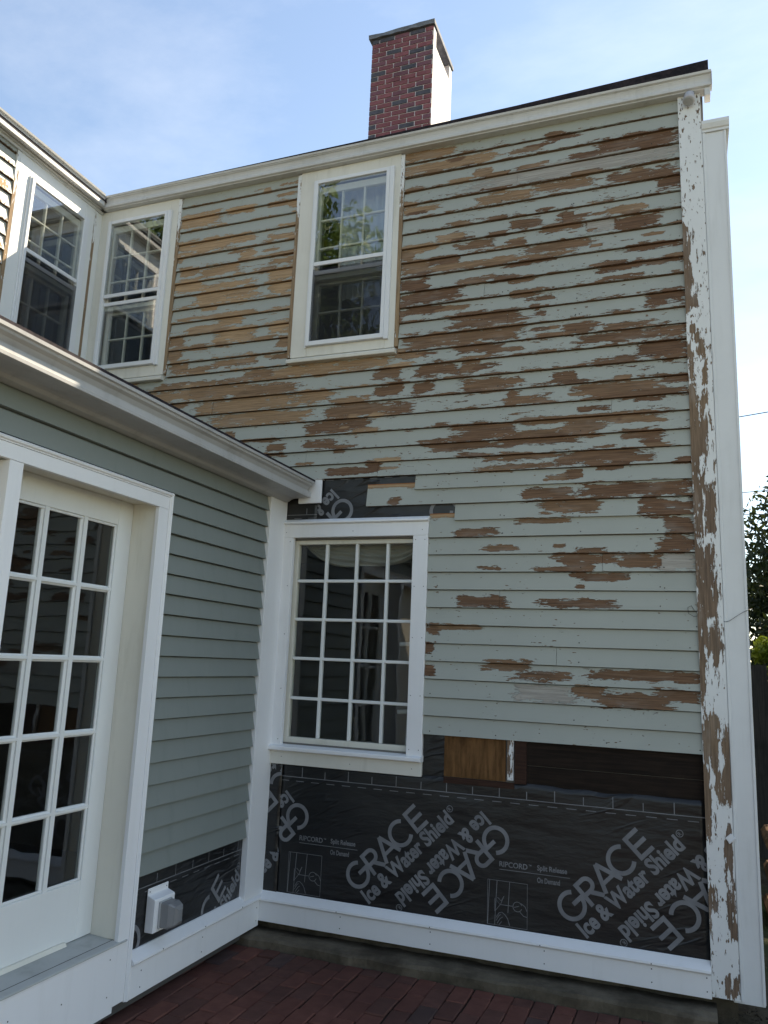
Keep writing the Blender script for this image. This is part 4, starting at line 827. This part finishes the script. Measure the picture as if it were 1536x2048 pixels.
# ================================================================== YARD BEYOND AND BEHIND
def tree(name, loc, h, cz, rad, nleaf, ls, leafm, label, group=None, seed=1, cat='tree', trunk=.14, clumps=46):
    r = random.Random(seed); root = thing(name, loc, label, cat, group); L0 = Vector(loc)
    q = MB(); top = L0+Vector((r.uniform(-.2, .2), r.uniform(-.2, .2), cz+rad[2]*.55)); pts = [L0+(top-L0)*t+Vector((math.sin(t*5)*.06*h/5, math.cos(t*4)*.05*h/5, 0)) for t in (0, .15, .35, .55, .75, 1)]
    q.tube([L0-Vector((0, 0, .15))]+pts[1:], [trunk*1.3, trunk, trunk*.85, trunk*.66, trunk*.42, trunk*.12], 9)
    cs = []
    for i in range(clumps):
        v = Vector((r.gauss(0, 1), r.gauss(0, 1), r.gauss(0, 1))).normalized()*(r.random()**.45)
        cs.append((L0+Vector((v.x*rad[0], v.y*rad[1], cz+v.z*rad[2])), r.uniform(.16, .34)*min(rad)))
    for c, _ in cs[:26]:
        a = pts[r.randint(1, 4)]; q.tube([a, (a+c)/2+Vector((0, 0, -.05*h/5)), c], [trunk*.32, trunk*.2, trunk*.06], 5)
    q.build('trunk', 'bark', root, 0, True)
    vs = []; fs = []
    for i in range(nleaf):
        c, cr_ = r.choice(cs); v = Vector((r.gauss(0, 1), r.gauss(0, 1), r.gauss(0, .8))).normalized()*cr_*(r.random()**.4)*1.25
        p = c+v; a = Vector((r.gauss(0, 1), r.gauss(0, 1), r.gauss(0, .6))).normalized(); b_ = a.orthogonal().normalized(); b_.rotate(Matrix.Rotation(r.random()*6.28, 3, a)); s_ = ls*r.uniform(.6, 1.3); t_ = a.cross(b_)
        n = len(vs); vs += [p-b_*s_, p+t_*s_*.42-a*s_*.12, p+b_*s_, p-t_*s_*.42-a*s_*.12]; fs.append((n, n+1, n+2, n+3))
    me = bpy.data.meshes.new('crown'); me.from_pydata([tuple(v) for v in vs], [], fs); link('crown', me, leafm, root)
    return root
tree('shade_tree', (2.55, 10.2, -.04), 6, 2.45, (2.0, 2.0, 2.35), 46000, .062, 'leaf_dark', 'dark leafy tree rising behind the sunlit lime bush', seed=4, clumps=120)
tree('lime_bush', (.98, 4.75, -.04), 2, 1.58, (.66, .4, .50), 11000, .04, 'leaf_lime', 'sunlit lime green bush peeping over the dark fence', seed=8, cat='bush', trunk=.04, clumps=40)
tree('yard_tree', (-10.9, -14.2, -.04), 15, 10.0, (3.5, 3.5, 6.6), 30000, .15, 'leaf_green', 'tall green tree mirrored in the narrow upper window', seed=12, trunk=.32, clumps=150)
tree('blocker_shrub', (-1.2, -8.2, -.04), 2, 1.15, (4.6, .9, 1.35), 14000, .10, 'leaf_dark', 'unseen dark shrub added behind the camera to dim the lower walls', seed=15, trunk=.06, clumps=140, cat='shrub')  # added out of view to block light from the lower walls
tree('backdrop_tree', (6.0, 17.0, -.04), 6, 2.6, (5.5, 2.0, 2.6), 15000, .13, 'leaf_dark', 'broad dark tree beyond the shade tree', seed=16, trunk=.15, clumps=120)
tree('added_maple', (4.8, 5.9, -.04), 8, 5.6, (2.3, 2.3, 2.2), 9000, .13, 'leaf_green', 'unseen leafy maple added to shade the ground at the house end', seed=17, trunk=.2, clumps=70)  # added out of frame, only to cast shade beside the house end
fence = thing('board_fence', (1.4, 4.1, -.04), 'dark weathered board fence beyond the boxed trim', 'fence')
rfz = random.Random(9)
for i in range(16):
    x = .30+i*.145; MB().wbox(x, x+.138, 4.10+rfz.uniform(0, .008), 4.125, -.04, 1.72+rfz.uniform(-.02, .02)).build('board', 'fence_wood', fence)
for zz_ in (.3, 1.35): MB().wbox(.30, 2.62, 4.126, 4.17, zz_, zz_+.09).build('rail', 'fence_wood', fence)
rg = random.Random(2)
for rr in range(5):
    for cc_ in range(1):
        x = .53+cc_*.135+(.067 if rr % 2 else 0); zc = .035+rr*.118; rad = rg.uniform(.052, .066)
        q = MB(); yy = 1.75+rg.uniform(-.04, .04); q.tube([(x, yy, zc), (x+rg.uniform(-.01, .01), yy+.45, zc)], [rad, rad*rg.uniform(.85, 1.0)], 9)
        tag(q.build('firewood_log', 'log_wood'), 'split firewood log stacked beyond the boxed trim', 'log', 'firewood stack')
for zc, sl_, yy in ((7.78, .12, 15.6), (5.88, .06, 15.5), (5.32, 0.0, 15.4), (4.84, -.13, 15.3), (4.48, -.13, 15.2)):
    q = MB(); q.tube([(x, yy, zc+(x-1.5)*sl_*(1 if abs(x) < 6 else 1)+.002*(x-1.5)**2) for x in range(-12, 26, 3)], .012, 5)
    tag(q.build('utility_wire', 'rubber_black' if zc > 7 else 'spot_metal'), 'thin overhead utility wire slanting above all the others' if zc > 7 else 'thin overhead utility wire passing in front of the shade tree', 'wire', None if zc > 7 else 'overhead wires')
# loose debris at the foot of the corner board
q = MB(); rd = random.Random(6)
for i in range(150):
    p = Vector((rd.uniform(.02, .40), rd.uniform(-.30, .18), -.012)); s_ = rd.uniform(.004, .013)
    q.add([p+Vector((rd.uniform(-1, 1)*s_, rd.uniform(-1, 1)*s_, rd.uniform(0, 1.2)*s_+.03)) for _ in range(4)], [(0, 1, 2), (0, 2, 3), (0, 3, 1), (1, 3, 2)])
tag(q.build('gravel', 'joint_sand'), 'loose gravel and paint chips at the foot of the corner board', 'gravel', kind='stuff')
